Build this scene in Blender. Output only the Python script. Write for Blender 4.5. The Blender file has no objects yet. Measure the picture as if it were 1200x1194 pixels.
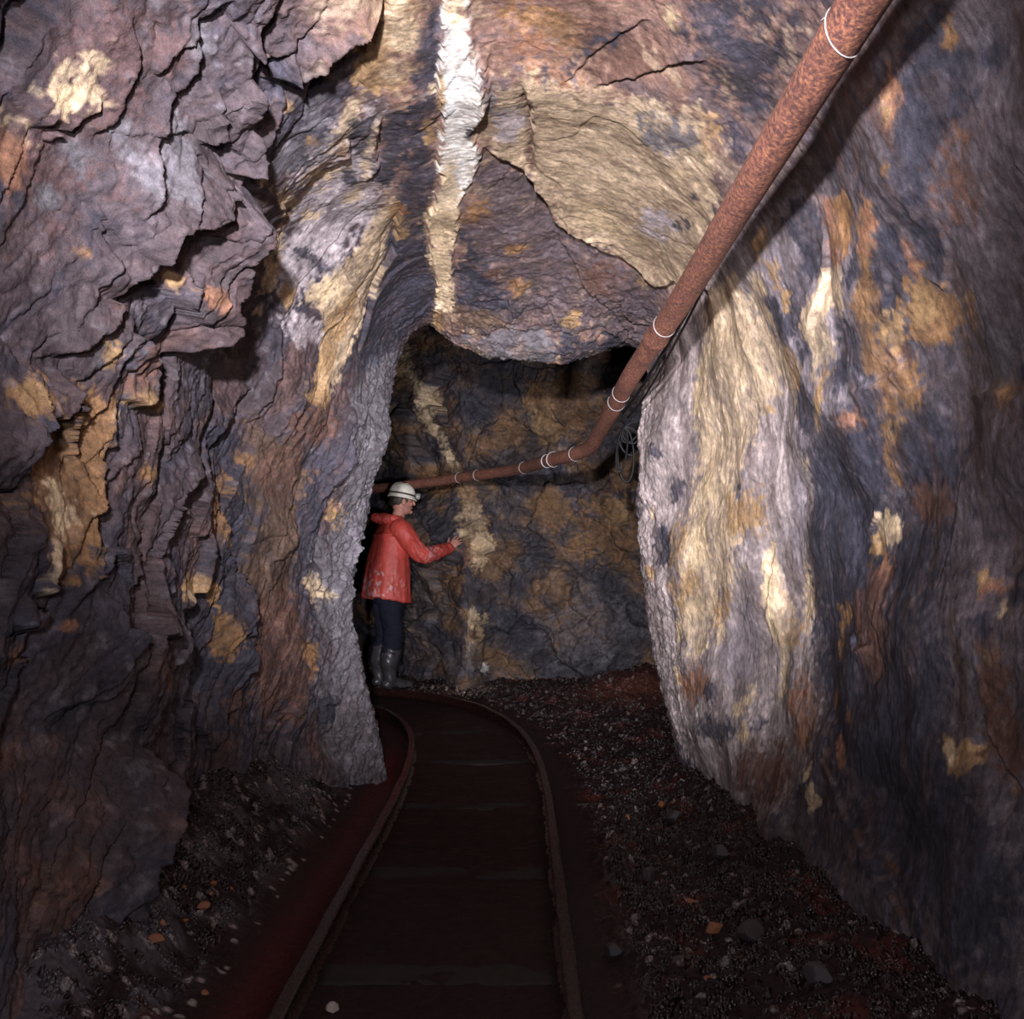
import math, random
import numpy as np
F32 = np.float32
FPX, HCAM = 1070.0, 1.10            # focal length in pixels, camera height (m)
QUAL = 1.0                          # mesh density

# ------------------------------------------------------------------ noise
def _h(ix, iy, iz, seed):
    h = (ix.astype(np.uint32)*np.uint32(374761393) + iy.astype(np.uint32)*np.uint32(668265263)
         + iz.astype(np.uint32)*np.uint32(2147483647 & 0x5bd1e995) + np.uint32((seed*974634777+12345) & 0xffffffff))
    h ^= h >> np.uint32(13); h *= np.uint32(1274126177); h ^= h >> np.uint32(16)
    h *= np.uint32(2246822519); h ^= h >> np.uint32(15)
    return h
_G2 = np.array([[math.cos(a), math.sin(a)] for a in np.arange(16)*math.pi/8], F32)
_G3 = np.array([[1,1,0],[-1,1,0],[1,-1,0],[-1,-1,0],[1,0,1],[-1,0,1],[1,0,-1],[-1,0,-1],
                [0,1,1],[0,-1,1],[0,1,-1],[0,-1,-1],[1,1,0],[-1,1,0],[0,-1,1],[0,-1,-1]], F32)
def _f(t): return t*t*t*(t*(t*6-15)+10)
def n2(x, y, seed=0):
    x = np.asarray(x, F32); y = np.asarray(y, F32)
    fx = np.floor(x); fy = np.floor(y); ix = fx.astype(np.int64); iy = fy.astype(np.int64)
    dx = x-fx; dy = y-fy; u = _f(dx); v = _f(dy); z = np.zeros_like(ix)
    def g(a, b):
        q = _G2[_h(ix+a, iy+b, z, seed) & np.uint32(15)]
        return q[..., 0]*(dx-a) + q[..., 1]*(dy-b)
    a = g(0, 0); b = g(1, 0); c = g(0, 1); d = g(1, 1)
    a = a+u*(b-a); c = c+u*(d-c)
    return (a+v*(c-a))*1.5
def n3(x, y, z, seed=0):
    x = np.asarray(x, F32); y = np.asarray(y, F32); z = np.asarray(z, F32)
    fx = np.floor(x); fy = np.floor(y); fz = np.floor(z)
    ix = fx.astype(np.int64); iy = fy.astype(np.int64); iz = fz.astype(np.int64)
    dx = x-fx; dy = y-fy; dz = z-fz; u = _f(dx); v = _f(dy); w = _f(dz)
    def g(a, b, c):
        q = _G3[_h(ix+a, iy+b, iz+c, seed) & np.uint32(15)]
        return q[..., 0]*(dx-a) + q[..., 1]*(dy-b) + q[..., 2]*(dz-c)
    def l(a, b, t): return a+t*(b-a)
    return l(l(l(g(0,0,0), g(1,0,0), u), l(g(0,1,0), g(1,1,0), u), v),
             l(l(g(0,0,1), g(1,0,1), u), l(g(0,1,1), g(1,1,1), u), v), w)*1.1
def fb2(x, y, o=4, seed=0, g=.5):
    r = 0; a = 1.0; f = 1.0
    for k in range(o):
        r = r+a*n2(x*f+k*7.3, y*f-k*3.1, seed+k); a *= g; f *= 2.03
    return r
def fb3(x, y, z, o=4, seed=0, g=.5):
    r = 0; a = 1.0; f = 1.0
    for k in range(o):
        r = r+a*n3(x*f+k*5.1, y*f-k*2.7, z*f+k*1.3, seed+k); a *= g; f *= 2.03
    return r
def worley(x, y, seed=0):
    """nearest and second nearest distance, id and offset of the nearest point"""
    x = np.asarray(x, F32); y = np.asarray(y, F32)
    ix = np.floor(x).astype(np.int64); iy = np.floor(y).astype(np.int64)
    f1 = np.full(x.shape, 9, F32); f2 = f1.copy(); idn = np.zeros(x.shape, np.uint32)
    ox = np.zeros(x.shape, F32); oy = ox.copy(); z = np.zeros_like(ix)
    for a in (-1, 0, 1):
        for b in (-1, 0, 1):
            h = _h(ix+a, iy+b, z, seed)
            px = ix+a+.1+.8*((h & np.uint32(1023)).astype(F32)/1023); py = iy+b+.1+.8*(((h >> np.uint32(10)) & np.uint32(1023)).astype(F32)/1023)
            dx = (x-px).astype(F32); dy = (y-py).astype(F32); d = np.sqrt(dx*dx+dy*dy)
            m = d < f1
            f2 = np.where(m, f1, np.minimum(f2, d)); f1 = np.where(m, d, f1)
            idn = np.where(m, h, idn); ox = np.where(m, dx, ox); oy = np.where(m, dy, oy)
    return f1, f2, idn, ox, oy
def rnd(idn, k):
    q = (idn ^ np.uint32((k*2654435761) & 0xffffffff)); q = q*np.uint32(1597334677); q ^= q >> np.uint32(15)
    return (q & np.uint32(65535)).astype(F32)/65535
def sst(a, b, x):
    t = np.clip((x-a)/(b-a), 0, 1); return t*t*(3-2*t)
def facets(x, y, seed, tilt=1.0):
    """flat tilted facets meeting at sharp edges, about -1..1"""
    f1, f2, i, ox, oy = worley(x, y, seed)
    return (rnd(i, 1)-.5) + tilt*((rnd(i, 2)-.5)*ox+(rnd(i, 3)-.5)*oy)*2, f2-f1
def facets3(x, y, z, seed, tilt=1.0):
    """the same in space: flat tilted facets and the distance to the joints between them"""
    x = np.asarray(x, F32); y = np.asarray(y, F32); z = np.asarray(z, F32); n = len(x); out = np.zeros(n, F32); gap = np.zeros(n, F32)
    for s0 in range(0, n, 200000):
        X, Y, Z = x[s0:s0+200000], y[s0:s0+200000], z[s0:s0+200000]
        ix, iy, iz = [np.floor(q).astype(np.int64) for q in (X, Y, Z)]
        f1 = np.full(X.shape, 9, F32); f2 = f1.copy(); idn = np.zeros(X.shape, np.uint32); o = [np.zeros(X.shape, F32) for _ in range(3)]
        for a in (-1, 0, 1):
            for b in (-1, 0, 1):
                for c in (-1, 0, 1):
                    h = _h(ix+a, iy+b, iz+c, seed); k = np.uint32(1023)
                    D = [(X-(ix+a+.1+.8*(h & k).astype(F32)/1023)).astype(F32), (Y-(iy+b+.1+.8*((h >> np.uint32(10)) & k).astype(F32)/1023)).astype(F32), (Z-(iz+c+.1+.8*((h >> np.uint32(20)) & k).astype(F32)/1023)).astype(F32)]
                    d = np.sqrt(D[0]**2+D[1]**2+D[2]**2); m = d < f1
                    f2 = np.where(m, f1, np.minimum(f2, d)); f1 = np.where(m, d, f1); idn = np.where(m, h, idn)
                    for j in range(3): o[j] = np.where(m, D[j], o[j])
        out[s0:s0+200000] = (rnd(idn, 1)-.5)+tilt*((rnd(idn, 2)-.5)*o[0]+(rnd(idn, 3)-.5)*o[1]+(rnd(idn, 5)-.5)*o[2])*2
        gap[s0:s0+200000] = f2-f1
    return out, gap
def terrace(x, k, sharp=6.0):
    q = x*k; f = np.floor(q); r = q-f
    return (f + 1/(1+np.exp(-(r-.5)*sharp*2)))/k

# ------------------------------------------------------------------ the tunnel: cross sections along y
# each row: y, then 14 (x, z) points from the left foot over the roof to the right foot
SEC = [
 (-2.5, [(-1.05,-.15),(-1.15,.35),(-1.2,.8),(-1.2,1.25),(-1.15,1.7),(-1.05,2.15),(-.7,2.5),(-.1,2.65),(.4,2.6),(.95,2.25),(1.15,1.6),(1.2,.9),(1.15,.4),(1.1,-.15)]),
 (1.0, [(-1.08,-.15),(-1.14,.35),(-1.18,.8),(-1.18,1.25),(-1.13,1.7),(-1.03,2.12),(-.7,2.48),(-.15,2.62),(.38,2.58),(.80,2.25),(1.08,1.6),(1.18,.9),(1.12,.4),(1.04,-.15)]),
 (2.0, [(-1.08,-.15),(-1.1,.35),(-1.12,.8),(-1.13,1.25),(-1.09,1.7),(-.98,2.1),(-.66,2.45),(-.15,2.58),(.38,2.55),(.79,2.22),(1.08,1.6),(1.15,.9),(1.1,.4),(1.0,-.15)]),
 (2.5, [(-1.1,-.15),(-1.08,.35),(-1.09,.8),(-1.09,1.25),(-1.03,1.7),(-.9,2.1),(-.64,2.46),(-.16,2.59),(.37,2.55),(.78,2.22),(1.03,1.6),(1.12,.9),(1.05,.4),(.97,-.15)]),
 (2.9, [(-1.22,-.15),(-1.16,.35),(-1.12,.8),(-1.07,1.25),(-.99,1.7),(-.86,2.1),(-.63,2.47),(-.18,2.59),(.36,2.55),(.77,2.22),(.99,1.6),(1.09,.9),(1.03,.4),(.95,-.15)]),
 (3.4, [(-1.25,-.15),(-1.2,.35),(-1.17,.8),(-1.15,1.25),(-1.13,1.7),(-1.05,2.1),(-.70,2.48),(-.2,2.58),(.35,2.54),(.77,2.22),(.93,1.6),(1.03,.9),(1.0,.4),(.94,-.15)]),
 (4.0, [(-1.08,-.15),(-1.03,.35),(-1.02,.8),(-.99,1.25),(-.91,1.7),(-.79,2.13),(-.56,2.45),(-.2,2.5),(.35,2.48),(.75,2.24),(.85,1.6),(.9,.9),(.93,.4),(.95,-.15)]),
 (4.5, [(-.8,-.15),(-.82,.35),(-.87,.8),(-.84,1.25),(-.76,1.7),(-.66,2.14),(-.48,2.4),(-.2,2.38),(.32,2.34),(.74,2.22),(.71,1.6),(.72,.9),(.82,.4),(.95,-.15)]),
 (4.72, [(-.64,-.15),(-.74,.35),(-.855,.8),(-.80,1.25),(-.69,1.7),(-.61,2.15),(-.46,2.40),(-.22,2.31),(.28,2.24),(.735,2.2),(.675,1.6),(.685,.9),(.80,.4),(.95,-.15)]),
 (4.9, [(-.66,-.15),(-.77,.35),(-.88,.8),(-.84,1.25),(-.72,1.7),(-.62,2.2),(-.46,2.40),(-.24,2.27),(.26,2.17),(.73,2.25),(.71,1.6),(.72,.9),(.84,.4),(.98,-.15)]),
 (5.1, [(-.85,-.15),(-.95,.35),(-1.05,.8),(-1.05,1.25),(-.95,1.7),(-.8,2.3),(-.5,2.5),(-.24,2.36),(.24,2.24),(.82,2.35),(.95,1.6),(.97,.9),(1.05,.4),(1.15,-.15)]),
 (5.5, [(-1.3,-.15),(-1.4,.35),(-1.5,.8),(-1.5,1.3),(-1.4,1.9),(-1.2,2.5),(-.7,2.85),(-.25,2.8),(.3,2.75),(1.1,2.7),(1.4,1.8),(1.42,.9),(1.45,.4),(1.5,-.15)]),
 (6.3, [(-2.0,-.15),(-2.1,.35),(-2.2,.8),(-2.2,1.3),(-2.1,1.9),(-1.8,2.6),(-1.1,3.15),(-.2,3.2),(.6,3.15),(1.4,2.8),(1.7,1.8),(1.75,.9),(1.75,.4),(1.75,-.15)]),
 (10.5, [(-2.9,-.15),(-3.0,.35),(-3.1,.8),(-3.1,1.3),(-2.9,1.9),(-2.4,2.6),(-1.4,3.15),(-.2,3.25),(.7,3.15),(1.5,2.8),(1.75,1.8),(1.8,.9),(1.8,.4),(1.8,-.15)]),
]
def hermite(xs, P, x):
    """cubic through rows P at xs (limited tangents), evaluated at x"""
    xs = np.asarray(xs, float); P = np.asarray(P, float); x = np.asarray(x, float)
    h = np.diff(xs); d = np.diff(P, axis=0)/h.reshape((-1,)+(1,)*(P.ndim-1))
    m = np.zeros_like(P)
    hh = (h[:-1]/(h[:-1]+h[1:])).reshape((-1,)+(1,)*(P.ndim-1))
    m[1:-1] = d[:-1]*(1-hh)+d[1:]*hh; m[0] = d[0]; m[-1] = d[-1]
    i = np.clip(np.searchsorted(xs, x, side='right')-1, 0, len(xs)-2)
    sh = (-1,)+(1,)*(P.ndim-1)
    t = ((x-xs[i])/h[i]).reshape(sh); H = h[i].reshape(sh)
    return ((2*t**3-3*t**2+1)*P[i]+(t**3-2*t**2+t)*H*m[i]+(-2*t**3+3*t**2)*P[i+1]+(t**3-t**2)*H*m[i+1])
SY = [r[0] for r in SEC]; SP = [r[1] for r in SEC]
def tube(Y, T):
    """base surface: points (ny, nt, 3), arc length s (ny, nt) with 0 at the roof's crown t = 7"""
    A = hermite(SY, SP, Y)                                   # ny,14,2
    XZ = hermite(np.arange(14), A.transpose(1, 0, 2), T).transpose(1, 0, 2)
    P = np.zeros((len(Y), len(T), 3)); P[..., 0] = XZ[..., 0]; P[..., 1] = np.asarray(Y)[:, None]; P[..., 2] = XZ[..., 1]
    seg = np.linalg.norm(np.diff(XZ, axis=1), axis=2)
    S = np.concatenate([np.zeros((len(Y), 1)), np.cumsum(seg, axis=1)], axis=1)
    k = np.interp(7.0, T, np.arange(len(T))); k0 = int(k)
    S -= (S[:, k0]*(1-(k-k0))+S[:, min(k0+1, len(T)-1)]*(k-k0))[:, None]
    return P, S
# back wall: y over (x, z)
BX = [-3.2, -2.0, -1.3, -.9, -.45, -.1, .4, .9, 1.3, 1.9]
BY = [10.4, 9.9, 9.2, 8.7, 8.2, 8.3, 8.15, 7.9, 7.6, 7.0]
def backwall(X, Z):
    y = hermite(BX, np.array(BY)[:, None], np.asarray(X))[:, 0]
    Xg, Zg = np.meshgrid(X, Z, indexing='ij')
    Yg = y[:, None] - .10*np.cos(np.clip(Zg, 0, 3)*1.2) + .05*(Zg-1.2)
    Yg -= .16*np.exp(-((Xg+.38)/.14)**2)*np.exp(-((Zg-.45)/.75)**4)        # the pillar under the vein
    return np.stack([Xg, Yg, Zg], -1)
def project(P):
    return 600+FPX*P[..., 0]/P[..., 1], 660-FPX*(P[..., 2]-HCAM)/P[..., 1]
# stains and mineral patches: surface, colour, edge softness (m), outline on the unrolled rock (m)
PATCH = [
('T','purple',.12,[(1.725,-.963),(2.192,-.521),(2.617,-.769),(2.466,-.989),(2.367,-1.256),(1.985,-1.586)]),
('T','red',.08,[(1.819,-.882),(2.027,-.693),(2.112,-.775),(2.173,-.856),(2.107,-.924),(2.117,-1.075),(2.074,-1.219),(1.909,-1.268),(1.838,-1.108)]),
('T','dark',.06,[(1.725,-.963),(1.843,-.861),(1.833,-.985),(1.89,-1.015),(1.848,-1.118)]),
('T','dark',.1,[(3.462,-1.522),(4.251,-1.337),(4.406,-1.856),(4.147,-2.432),(3.557,-2.616),(3.363,-2.177)]),
('T','brown',.04,[(3.717,-1.387),(3.986,-1.299),(4.142,-1.383),(4.095,-1.596),(4.17,-1.842),(4.019,-2.115),(3.826,-2.2),(3.722,-2.051),(3.783,-1.775)]),
('T','rustd',.05,[(3.812,-2.043),(4.142,-1.892),(4.232,-2.183),(4.208,-2.424),(3.967,-2.505),(3.793,-2.407)]),
('T','grey',.03,[(4.645,-.473),(4.34,-.635),(4.303,-.949),(4.378,-1.202),(4.449,-1.432),(4.293,-1.644),(4.303,-1.887),(4.35,-2.118),(4.274,-2.332),(4.331,-2.565),(4.454,-2.807),(4.647,-2.808),(4.825,-2.756),(4.825,-2.385),(4.845,-2.01),(4.831,-1.762),(4.815,-1.332),(4.829,-.872),(4.841,-.5)]),
('T','grey',.02,[(4.482,-.779),(4.901,-.717),(4.829,-.979),(4.815,-1.308),(4.524,-1.366),(4.43,-1.099)]),
('T','ochre',.02,[(4.454,-1.425),(4.454,-1.467),(4.43,-1.497),(4.392,-1.502),(4.364,-1.48),(4.35,-1.443),(4.364,-1.403),(4.392,-1.389),(4.43,-1.396)]),
('T','tan',.015,[(4.355,-1.83),(4.34,-1.875),(4.312,-1.908),(4.274,-1.913),(4.251,-1.88),(4.246,-1.835),(4.265,-1.793),(4.303,-1.776),(4.336,-1.789)]),
('T','yellow',.01,[(4.458,-1.83),(4.444,-1.857),(4.411,-1.872),(4.373,-1.877),(4.35,-1.867),(4.35,-1.849),(4.369,-1.832),(4.406,-1.815),(4.439,-1.818)]),
('T','grey',.02,[(4.647,-1.921),(4.581,-1.995),(4.477,-2.048),(4.397,-2.052),(4.35,-2.007),(4.35,-1.937),(4.397,-1.871),(4.487,-1.841),(4.595,-1.858)]),
('T','ochred',.02,[(4.288,-2.171),(4.27,-2.211),(4.236,-2.245),(4.203,-2.244),(4.18,-2.212),(4.185,-2.17),(4.208,-2.133),(4.246,-2.115),(4.274,-2.129)]),
('T','dark',.015,[(4.303,-1.499),(4.298,-1.548),(4.26,-1.589),(4.208,-1.6),(4.17,-1.577),(4.156,-1.534),(4.175,-1.486),(4.222,-1.459),(4.274,-1.466)]),
('T','dark',.02,[(4.411,-2.417),(4.392,-2.465),(4.345,-2.491),(4.293,-2.494),(4.26,-2.455),(4.26,-2.407),(4.298,-2.366),(4.35,-2.35),(4.397,-2.366)]),
('T','tan',.02,[(1.918,-1.096),(1.895,-.998),(1.933,-.941),(1.966,-.895),(2.003,-.935),(1.989,-1.023),(1.994,-1.039),(1.942,-1.061),(1.933,-1.1),(1.881,-1.115)]),
('T','yellow',.02,[(1.966,-.991),(1.97,-1.008),(1.961,-1.026),(1.937,-1.034),(1.918,-1.035),(1.909,-1.019),(1.914,-1.002),(1.928,-.989),(1.952,-.981)]),
('T','grey',.015,[(2.159,-.627),(2.197,-.643),(2.202,-.667),(2.178,-.688),(2.136,-.697),(2.093,-.682),(2.074,-.664),(2.079,-.639),(2.112,-.63)]),
('T','grey',.012,[(2.206,-.924),(2.235,-.83),(2.339,-.861),(2.348,-.947),(2.353,-1.008),(2.268,-1.007)]),
('T','grey',.012,[(2.211,-.975),(2.249,-1.015),(2.254,-1.053),(2.225,-1.056),(2.178,-1.04),(2.131,-1.007),(2.107,-.971),(2.117,-.946),(2.155,-.953)]),
('T','grey',.01,[(2.022,-1.102),(2.036,-1.04),(2.103,-1.044),(2.084,-1.106)]),
('T','ochre',.006,[(2.83,-.81),(2.834,-.833),(2.811,-.858),(2.773,-.872),(2.735,-.87),(2.721,-.855),(2.726,-.831),(2.754,-.81),(2.797,-.801)]),
('T','rust',.006,[(2.834,-.94),(2.848,-.956),(2.848,-.967),(2.82,-.974),(2.797,-.97),(2.778,-.955),(2.778,-.933),(2.787,-.927),(2.815,-.925)]),
('T','ochre',.006,[(2.745,-.694),(2.745,-.712),(2.735,-.724),(2.716,-.732),(2.693,-.735),(2.683,-.725),(2.683,-.713),(2.702,-.699),(2.726,-.69)]),
('T','rust',.03,[(1.942,-1.174),(1.947,-1.211),(1.933,-1.233),(1.909,-1.241),(1.885,-1.227),(1.876,-1.19),(1.881,-1.163),(1.895,-1.146),(1.923,-1.149)]),
('T','grey',.01,[(2.074,-1.192),(2.074,-1.208),(2.06,-1.22),(2.041,-1.228),(2.027,-1.224),(2.022,-1.208),(2.032,-1.191),(2.046,-1.185),(2.065,-1.183)]),
('T','ochred',.01,[(2.178,-1.256),(2.173,-1.267),(2.164,-1.273),(2.155,-1.274),(2.145,-1.276),(2.14,-1.271),(2.15,-1.259),(2.159,-1.252),(2.169,-1.251)]),
('T','ochred',.03,[(2.15,-1.617),(2.14,-1.647),(2.098,-1.676),(2.046,-1.687),(2.013,-1.673),(2.008,-1.643),(2.036,-1.611),(2.084,-1.588),(2.131,-1.589)]),
('T','ochre',.02,[(2.112,-1.621),(2.107,-1.633),(2.084,-1.648),(2.06,-1.656),(2.041,-1.646),(2.041,-1.634),(2.055,-1.615),(2.079,-1.606),(2.103,-1.604)]),
('T','ochred',.02,[(2.225,-1.68),(2.348,-1.542),(2.471,-1.535),(2.452,-1.687),(2.409,-1.763),(2.4,-1.852),(2.367,-1.967),(2.301,-2.038),(2.206,-2.071),(2.159,-1.971),(2.112,-1.876),(2.15,-1.784)]),
('T','tan',.02,[(2.211,-1.819),(2.268,-1.813),(2.31,-1.867),(2.263,-1.936),(2.192,-1.926),(2.173,-1.87)]),
('T','yellow',.012,[(2.273,-1.865),(2.277,-1.894),(2.263,-1.913),(2.235,-1.916),(2.211,-1.901),(2.197,-1.879),(2.202,-1.855),(2.221,-1.841),(2.249,-1.844)]),
('T','tan',.008,[(2.169,-1.923),(2.192,-1.967),(2.169,-2.034),(2.155,-2.094),(2.117,-2.075),(2.126,-2.015),(2.15,-1.972)]),
('T','ochre',.008,[(2.381,-1.439),(2.381,-1.462),(2.367,-1.475),(2.348,-1.477),(2.329,-1.468),(2.324,-1.451),(2.329,-1.433),(2.348,-1.419),(2.367,-1.423)]),
('T','ochre',.01,[(2.645,-1.478),(2.636,-1.491),(2.603,-1.508),(2.561,-1.519),(2.532,-1.517),(2.532,-1.505),(2.551,-1.491),(2.594,-1.474),(2.631,-1.468)]),
('T','rustd',.02,[(2.575,-1.447),(2.565,-1.471),(2.532,-1.493),(2.485,-1.504),(2.452,-1.496),(2.442,-1.479),(2.466,-1.453),(2.509,-1.437),(2.551,-1.432)]),
('T','tan',.008,[(2.518,-1.56),(2.518,-1.572),(2.499,-1.586),(2.48,-1.588),(2.461,-1.584),(2.461,-1.572),(2.471,-1.559),(2.49,-1.551),(2.509,-1.555)]),
('T','rust',.01,[(2.712,-1.125),(2.716,-1.146),(2.697,-1.165),(2.664,-1.175),(2.641,-1.168),(2.627,-1.154),(2.636,-1.13),(2.66,-1.116),(2.693,-1.111)]),
('T','ochre',.008,[(2.542,-1.16),(2.542,-1.171),(2.532,-1.183),(2.518,-1.185),(2.504,-1.181),(2.494,-1.171),(2.499,-1.16),(2.513,-1.153),(2.532,-1.151)]),
('T','rustd',.02,[(2.636,-1.374),(2.631,-1.415),(2.594,-1.444),(2.542,-1.457),(2.499,-1.444),(2.49,-1.41),(2.509,-1.374),(2.556,-1.352),(2.608,-1.35)]),
('T','ochre',.008,[(2.792,-1.449),(2.797,-1.466),(2.787,-1.479),(2.768,-1.481),(2.754,-1.47),(2.749,-1.453),(2.749,-1.435),(2.764,-1.428),(2.778,-1.432)]),
('T','ochred',.02,[(2.74,-1.676),(2.73,-1.689),(2.702,-1.704),(2.674,-1.708),(2.65,-1.705),(2.65,-1.693),(2.664,-1.679),(2.697,-1.669),(2.726,-1.671)]),
('T','rust',.02,[(2.848,-1.632),(2.839,-1.644),(2.815,-1.651),(2.787,-1.659),(2.768,-1.649),(2.764,-1.643),(2.778,-1.63),(2.806,-1.622),(2.834,-1.626)]),
('T','rust',.01,[(2.15,-2.224),(2.14,-2.237),(2.117,-2.245),(2.093,-2.242),(2.074,-2.232),(2.079,-2.22),(2.093,-2.212),(2.121,-2.209),(2.145,-2.213)]),
('T','ochred',.01,[(2.221,-2.134),(2.216,-2.141),(2.197,-2.154),(2.173,-2.157),(2.155,-2.153),(2.15,-2.148),(2.159,-2.135),(2.183,-2.132),(2.206,-2.13)]),
('T','rust',.006,[(2.301,-2.149),(2.296,-2.156),(2.282,-2.163),(2.268,-2.159),(2.263,-2.153),(2.263,-2.147),(2.273,-2.14),(2.282,-2.139),(2.296,-2.144)]),
('T','ochre',.006,[(3.269,-2.132),(3.259,-2.159),(3.221,-2.166),(3.151,-2.132),(3.103,-2.093),(3.085,-2.052),(3.113,-2.037),(3.179,-2.053),(3.24,-2.089)]),
('T','tan',.005,[(3.226,-2.144),(3.217,-2.152),(3.193,-2.151),(3.165,-2.142),(3.132,-2.114),(3.132,-2.102),(3.146,-2.095),(3.174,-2.098),(3.207,-2.12)]),
('T','ochre',.008,[(3.524,-2.149),(3.514,-2.187),(3.486,-2.212),(3.448,-2.213),(3.415,-2.182),(3.415,-2.147),(3.439,-2.115),(3.476,-2.103),(3.509,-2.118)]),
('T','ochred',.015,[(3.637,-2.266),(3.623,-2.324),(3.585,-2.368),(3.533,-2.369),(3.495,-2.333),(3.486,-2.277),(3.519,-2.221),(3.566,-2.2),(3.613,-2.217)]),
('T','rust',.006,[(3.665,-1.895),(3.665,-1.919),(3.651,-1.943),(3.637,-1.943),(3.623,-1.926),(3.623,-1.896),(3.627,-1.877),(3.646,-1.863),(3.661,-1.868)]),
('T','ochre',.004,[(3.67,-1.899),(3.665,-1.919),(3.661,-1.933),(3.651,-1.931),(3.646,-1.921),(3.646,-1.904),(3.646,-1.886),(3.656,-1.882),(3.665,-1.884)]),
('T','rustd',.02,[(2.957,-2.299),(2.924,-2.319),(2.815,-2.318),(2.697,-2.304),(2.636,-2.288),(2.627,-2.261),(2.688,-2.241),(2.797,-2.237),(2.9,-2.259)]),
('T','rustd',.02,[(3.741,-2.513),(3.727,-2.555),(3.689,-2.584),(3.642,-2.588),(3.609,-2.573),(3.604,-2.54),(3.632,-2.505),(3.679,-2.484),(3.722,-2.487)]),
('T','rustd',.04,[(2.145,-2.457),(2.126,-2.482),(2.079,-2.493),(2.027,-2.481),(1.994,-2.455),(1.999,-2.426),(2.032,-2.406),(2.084,-2.406),(2.131,-2.424)]),
('T','ochred',.02,[(3.566,-1.842),(3.566,-1.919),(3.533,-1.971),(3.476,-1.974),(3.42,-1.93),(3.391,-1.855),(3.42,-1.794),(3.476,-1.762),(3.528,-1.784)]),
('T','ochred',.01,[(3.533,-1.794),(3.533,-1.818),(3.519,-1.834),(3.5,-1.839),(3.486,-1.819),(3.486,-1.795),(3.495,-1.769),(3.514,-1.758),(3.528,-1.766)]),
('T','ochred',.012,[(3.665,-1.647),(3.651,-1.677),(3.623,-1.702),(3.585,-1.717),(3.557,-1.709),(3.557,-1.691),(3.58,-1.659),(3.618,-1.638),(3.651,-1.63)]),
('T','ochred',.01,[(3.764,-1.499),(3.76,-1.525),(3.741,-1.552),(3.717,-1.557),(3.698,-1.555),(3.694,-1.533),(3.708,-1.503),(3.727,-1.488),(3.75,-1.488)]),
('T','rustd',.03,[(4.052,-1.449),(3.996,-1.54),(3.901,-1.601),(3.821,-1.614),(3.793,-1.562),(3.816,-1.48),(3.878,-1.403),(3.967,-1.359),(4.038,-1.382)]),
('T','dark',.02,[(3.684,-1.479),(3.656,-1.551),(3.566,-1.629),(3.439,-1.667),(3.278,-1.632),(3.221,-1.569),(3.424,-1.528),(3.547,-1.472),(3.642,-1.452)]),
('T','grey',.02,[(3.188,-2.436),(3.118,-2.448),(3.018,-2.421),(2.971,-2.394),(2.967,-2.353),(3.028,-2.33),(3.113,-2.331),(3.193,-2.362),(3.212,-2.397)]),
('T','rustd',.01,[(2.15,-2.566),(2.14,-2.573),(2.126,-2.575),(2.107,-2.571),(2.098,-2.56),(2.098,-2.554),(2.107,-2.548),(2.126,-2.551),(2.14,-2.556)]),
('T','rustd',.04,[(2.306,-2.815),(2.277,-2.85),(2.206,-2.851),(2.14,-2.827),(2.098,-2.787),(2.098,-2.744),(2.14,-2.721),(2.211,-2.732),(2.277,-2.768)]),
('T','pale',.05,[(2.707,-.589),(2.806,-.373),(2.839,-.226),(3.519,-.279),(3.745,-.364),(3.821,-.587),(3.755,-.814),(3.618,-.886),(3.528,-.746),(3.396,-.649)]),
('T','dark',.03,[(2.409,-.52),(2.513,-.496),(2.546,-.347),(2.584,-.261),(2.74,-.279),(2.834,-.407),(2.971,-.552),(2.792,-.736),(2.679,-.644),(2.617,-.52)]),
('T','grey',.02,[(2.943,-.601),(2.919,-.669),(2.872,-.709),(2.834,-.704),(2.825,-.658),(2.83,-.595),(2.844,-.544),(2.877,-.521),(2.919,-.543)]),
('T','grey',.015,[(2.806,-.448),(2.815,-.491),(2.782,-.521),(2.745,-.524),(2.707,-.5),(2.688,-.457),(2.688,-.422),(2.716,-.408),(2.764,-.416)]),
('T','tan',.012,[(2.938,-.445),(2.782,-.351),(2.749,-.279),(2.872,-.318),(2.985,-.367),(3.136,-.392),(3.066,-.438)]),
('T','dark',.01,[(2.877,-.347),(2.882,-.256),(3.047,-.273),(3.217,-.336),(3.094,-.382),(2.976,-.378)]),
('T','tan',.012,[(2.933,-.263),(2.933,-.232),(3.113,-.271),(3.297,-.321),(3.448,-.357),(3.59,-.424),(3.552,-.456),(3.316,-.348),(3.094,-.308)]),
('T','dark',.012,[(2.919,-.225),(2.867,-.142),(3.212,-.183),(3.519,-.279),(3.363,-.322),(3.151,-.267)]),
('T','tan',.03,[(3.25,-.429),(3.33,-.452),(3.363,-.497),(3.321,-.554),(3.212,-.587),(3.094,-.583),(3.056,-.547),(3.089,-.494),(3.155,-.45)]),
('T','yellow',.02,[(3.297,-.464),(3.325,-.478),(3.321,-.496),(3.288,-.52),(3.24,-.528),(3.207,-.517),(3.193,-.503),(3.217,-.481),(3.255,-.467)]),
('T','dark',.012,[(3.382,-.381),(3.415,-.392),(3.429,-.411),(3.41,-.425),(3.368,-.433),(3.325,-.426),(3.297,-.412),(3.302,-.393),(3.335,-.381)]),
('T','tan',.01,[(2.844,-.704),(3.207,-.612),(3.377,-.636),(3.528,-.746),(3.637,-.871),(3.561,-.955),(3.495,-.832),(3.387,-.699),(3.042,-.695)]),
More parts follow.
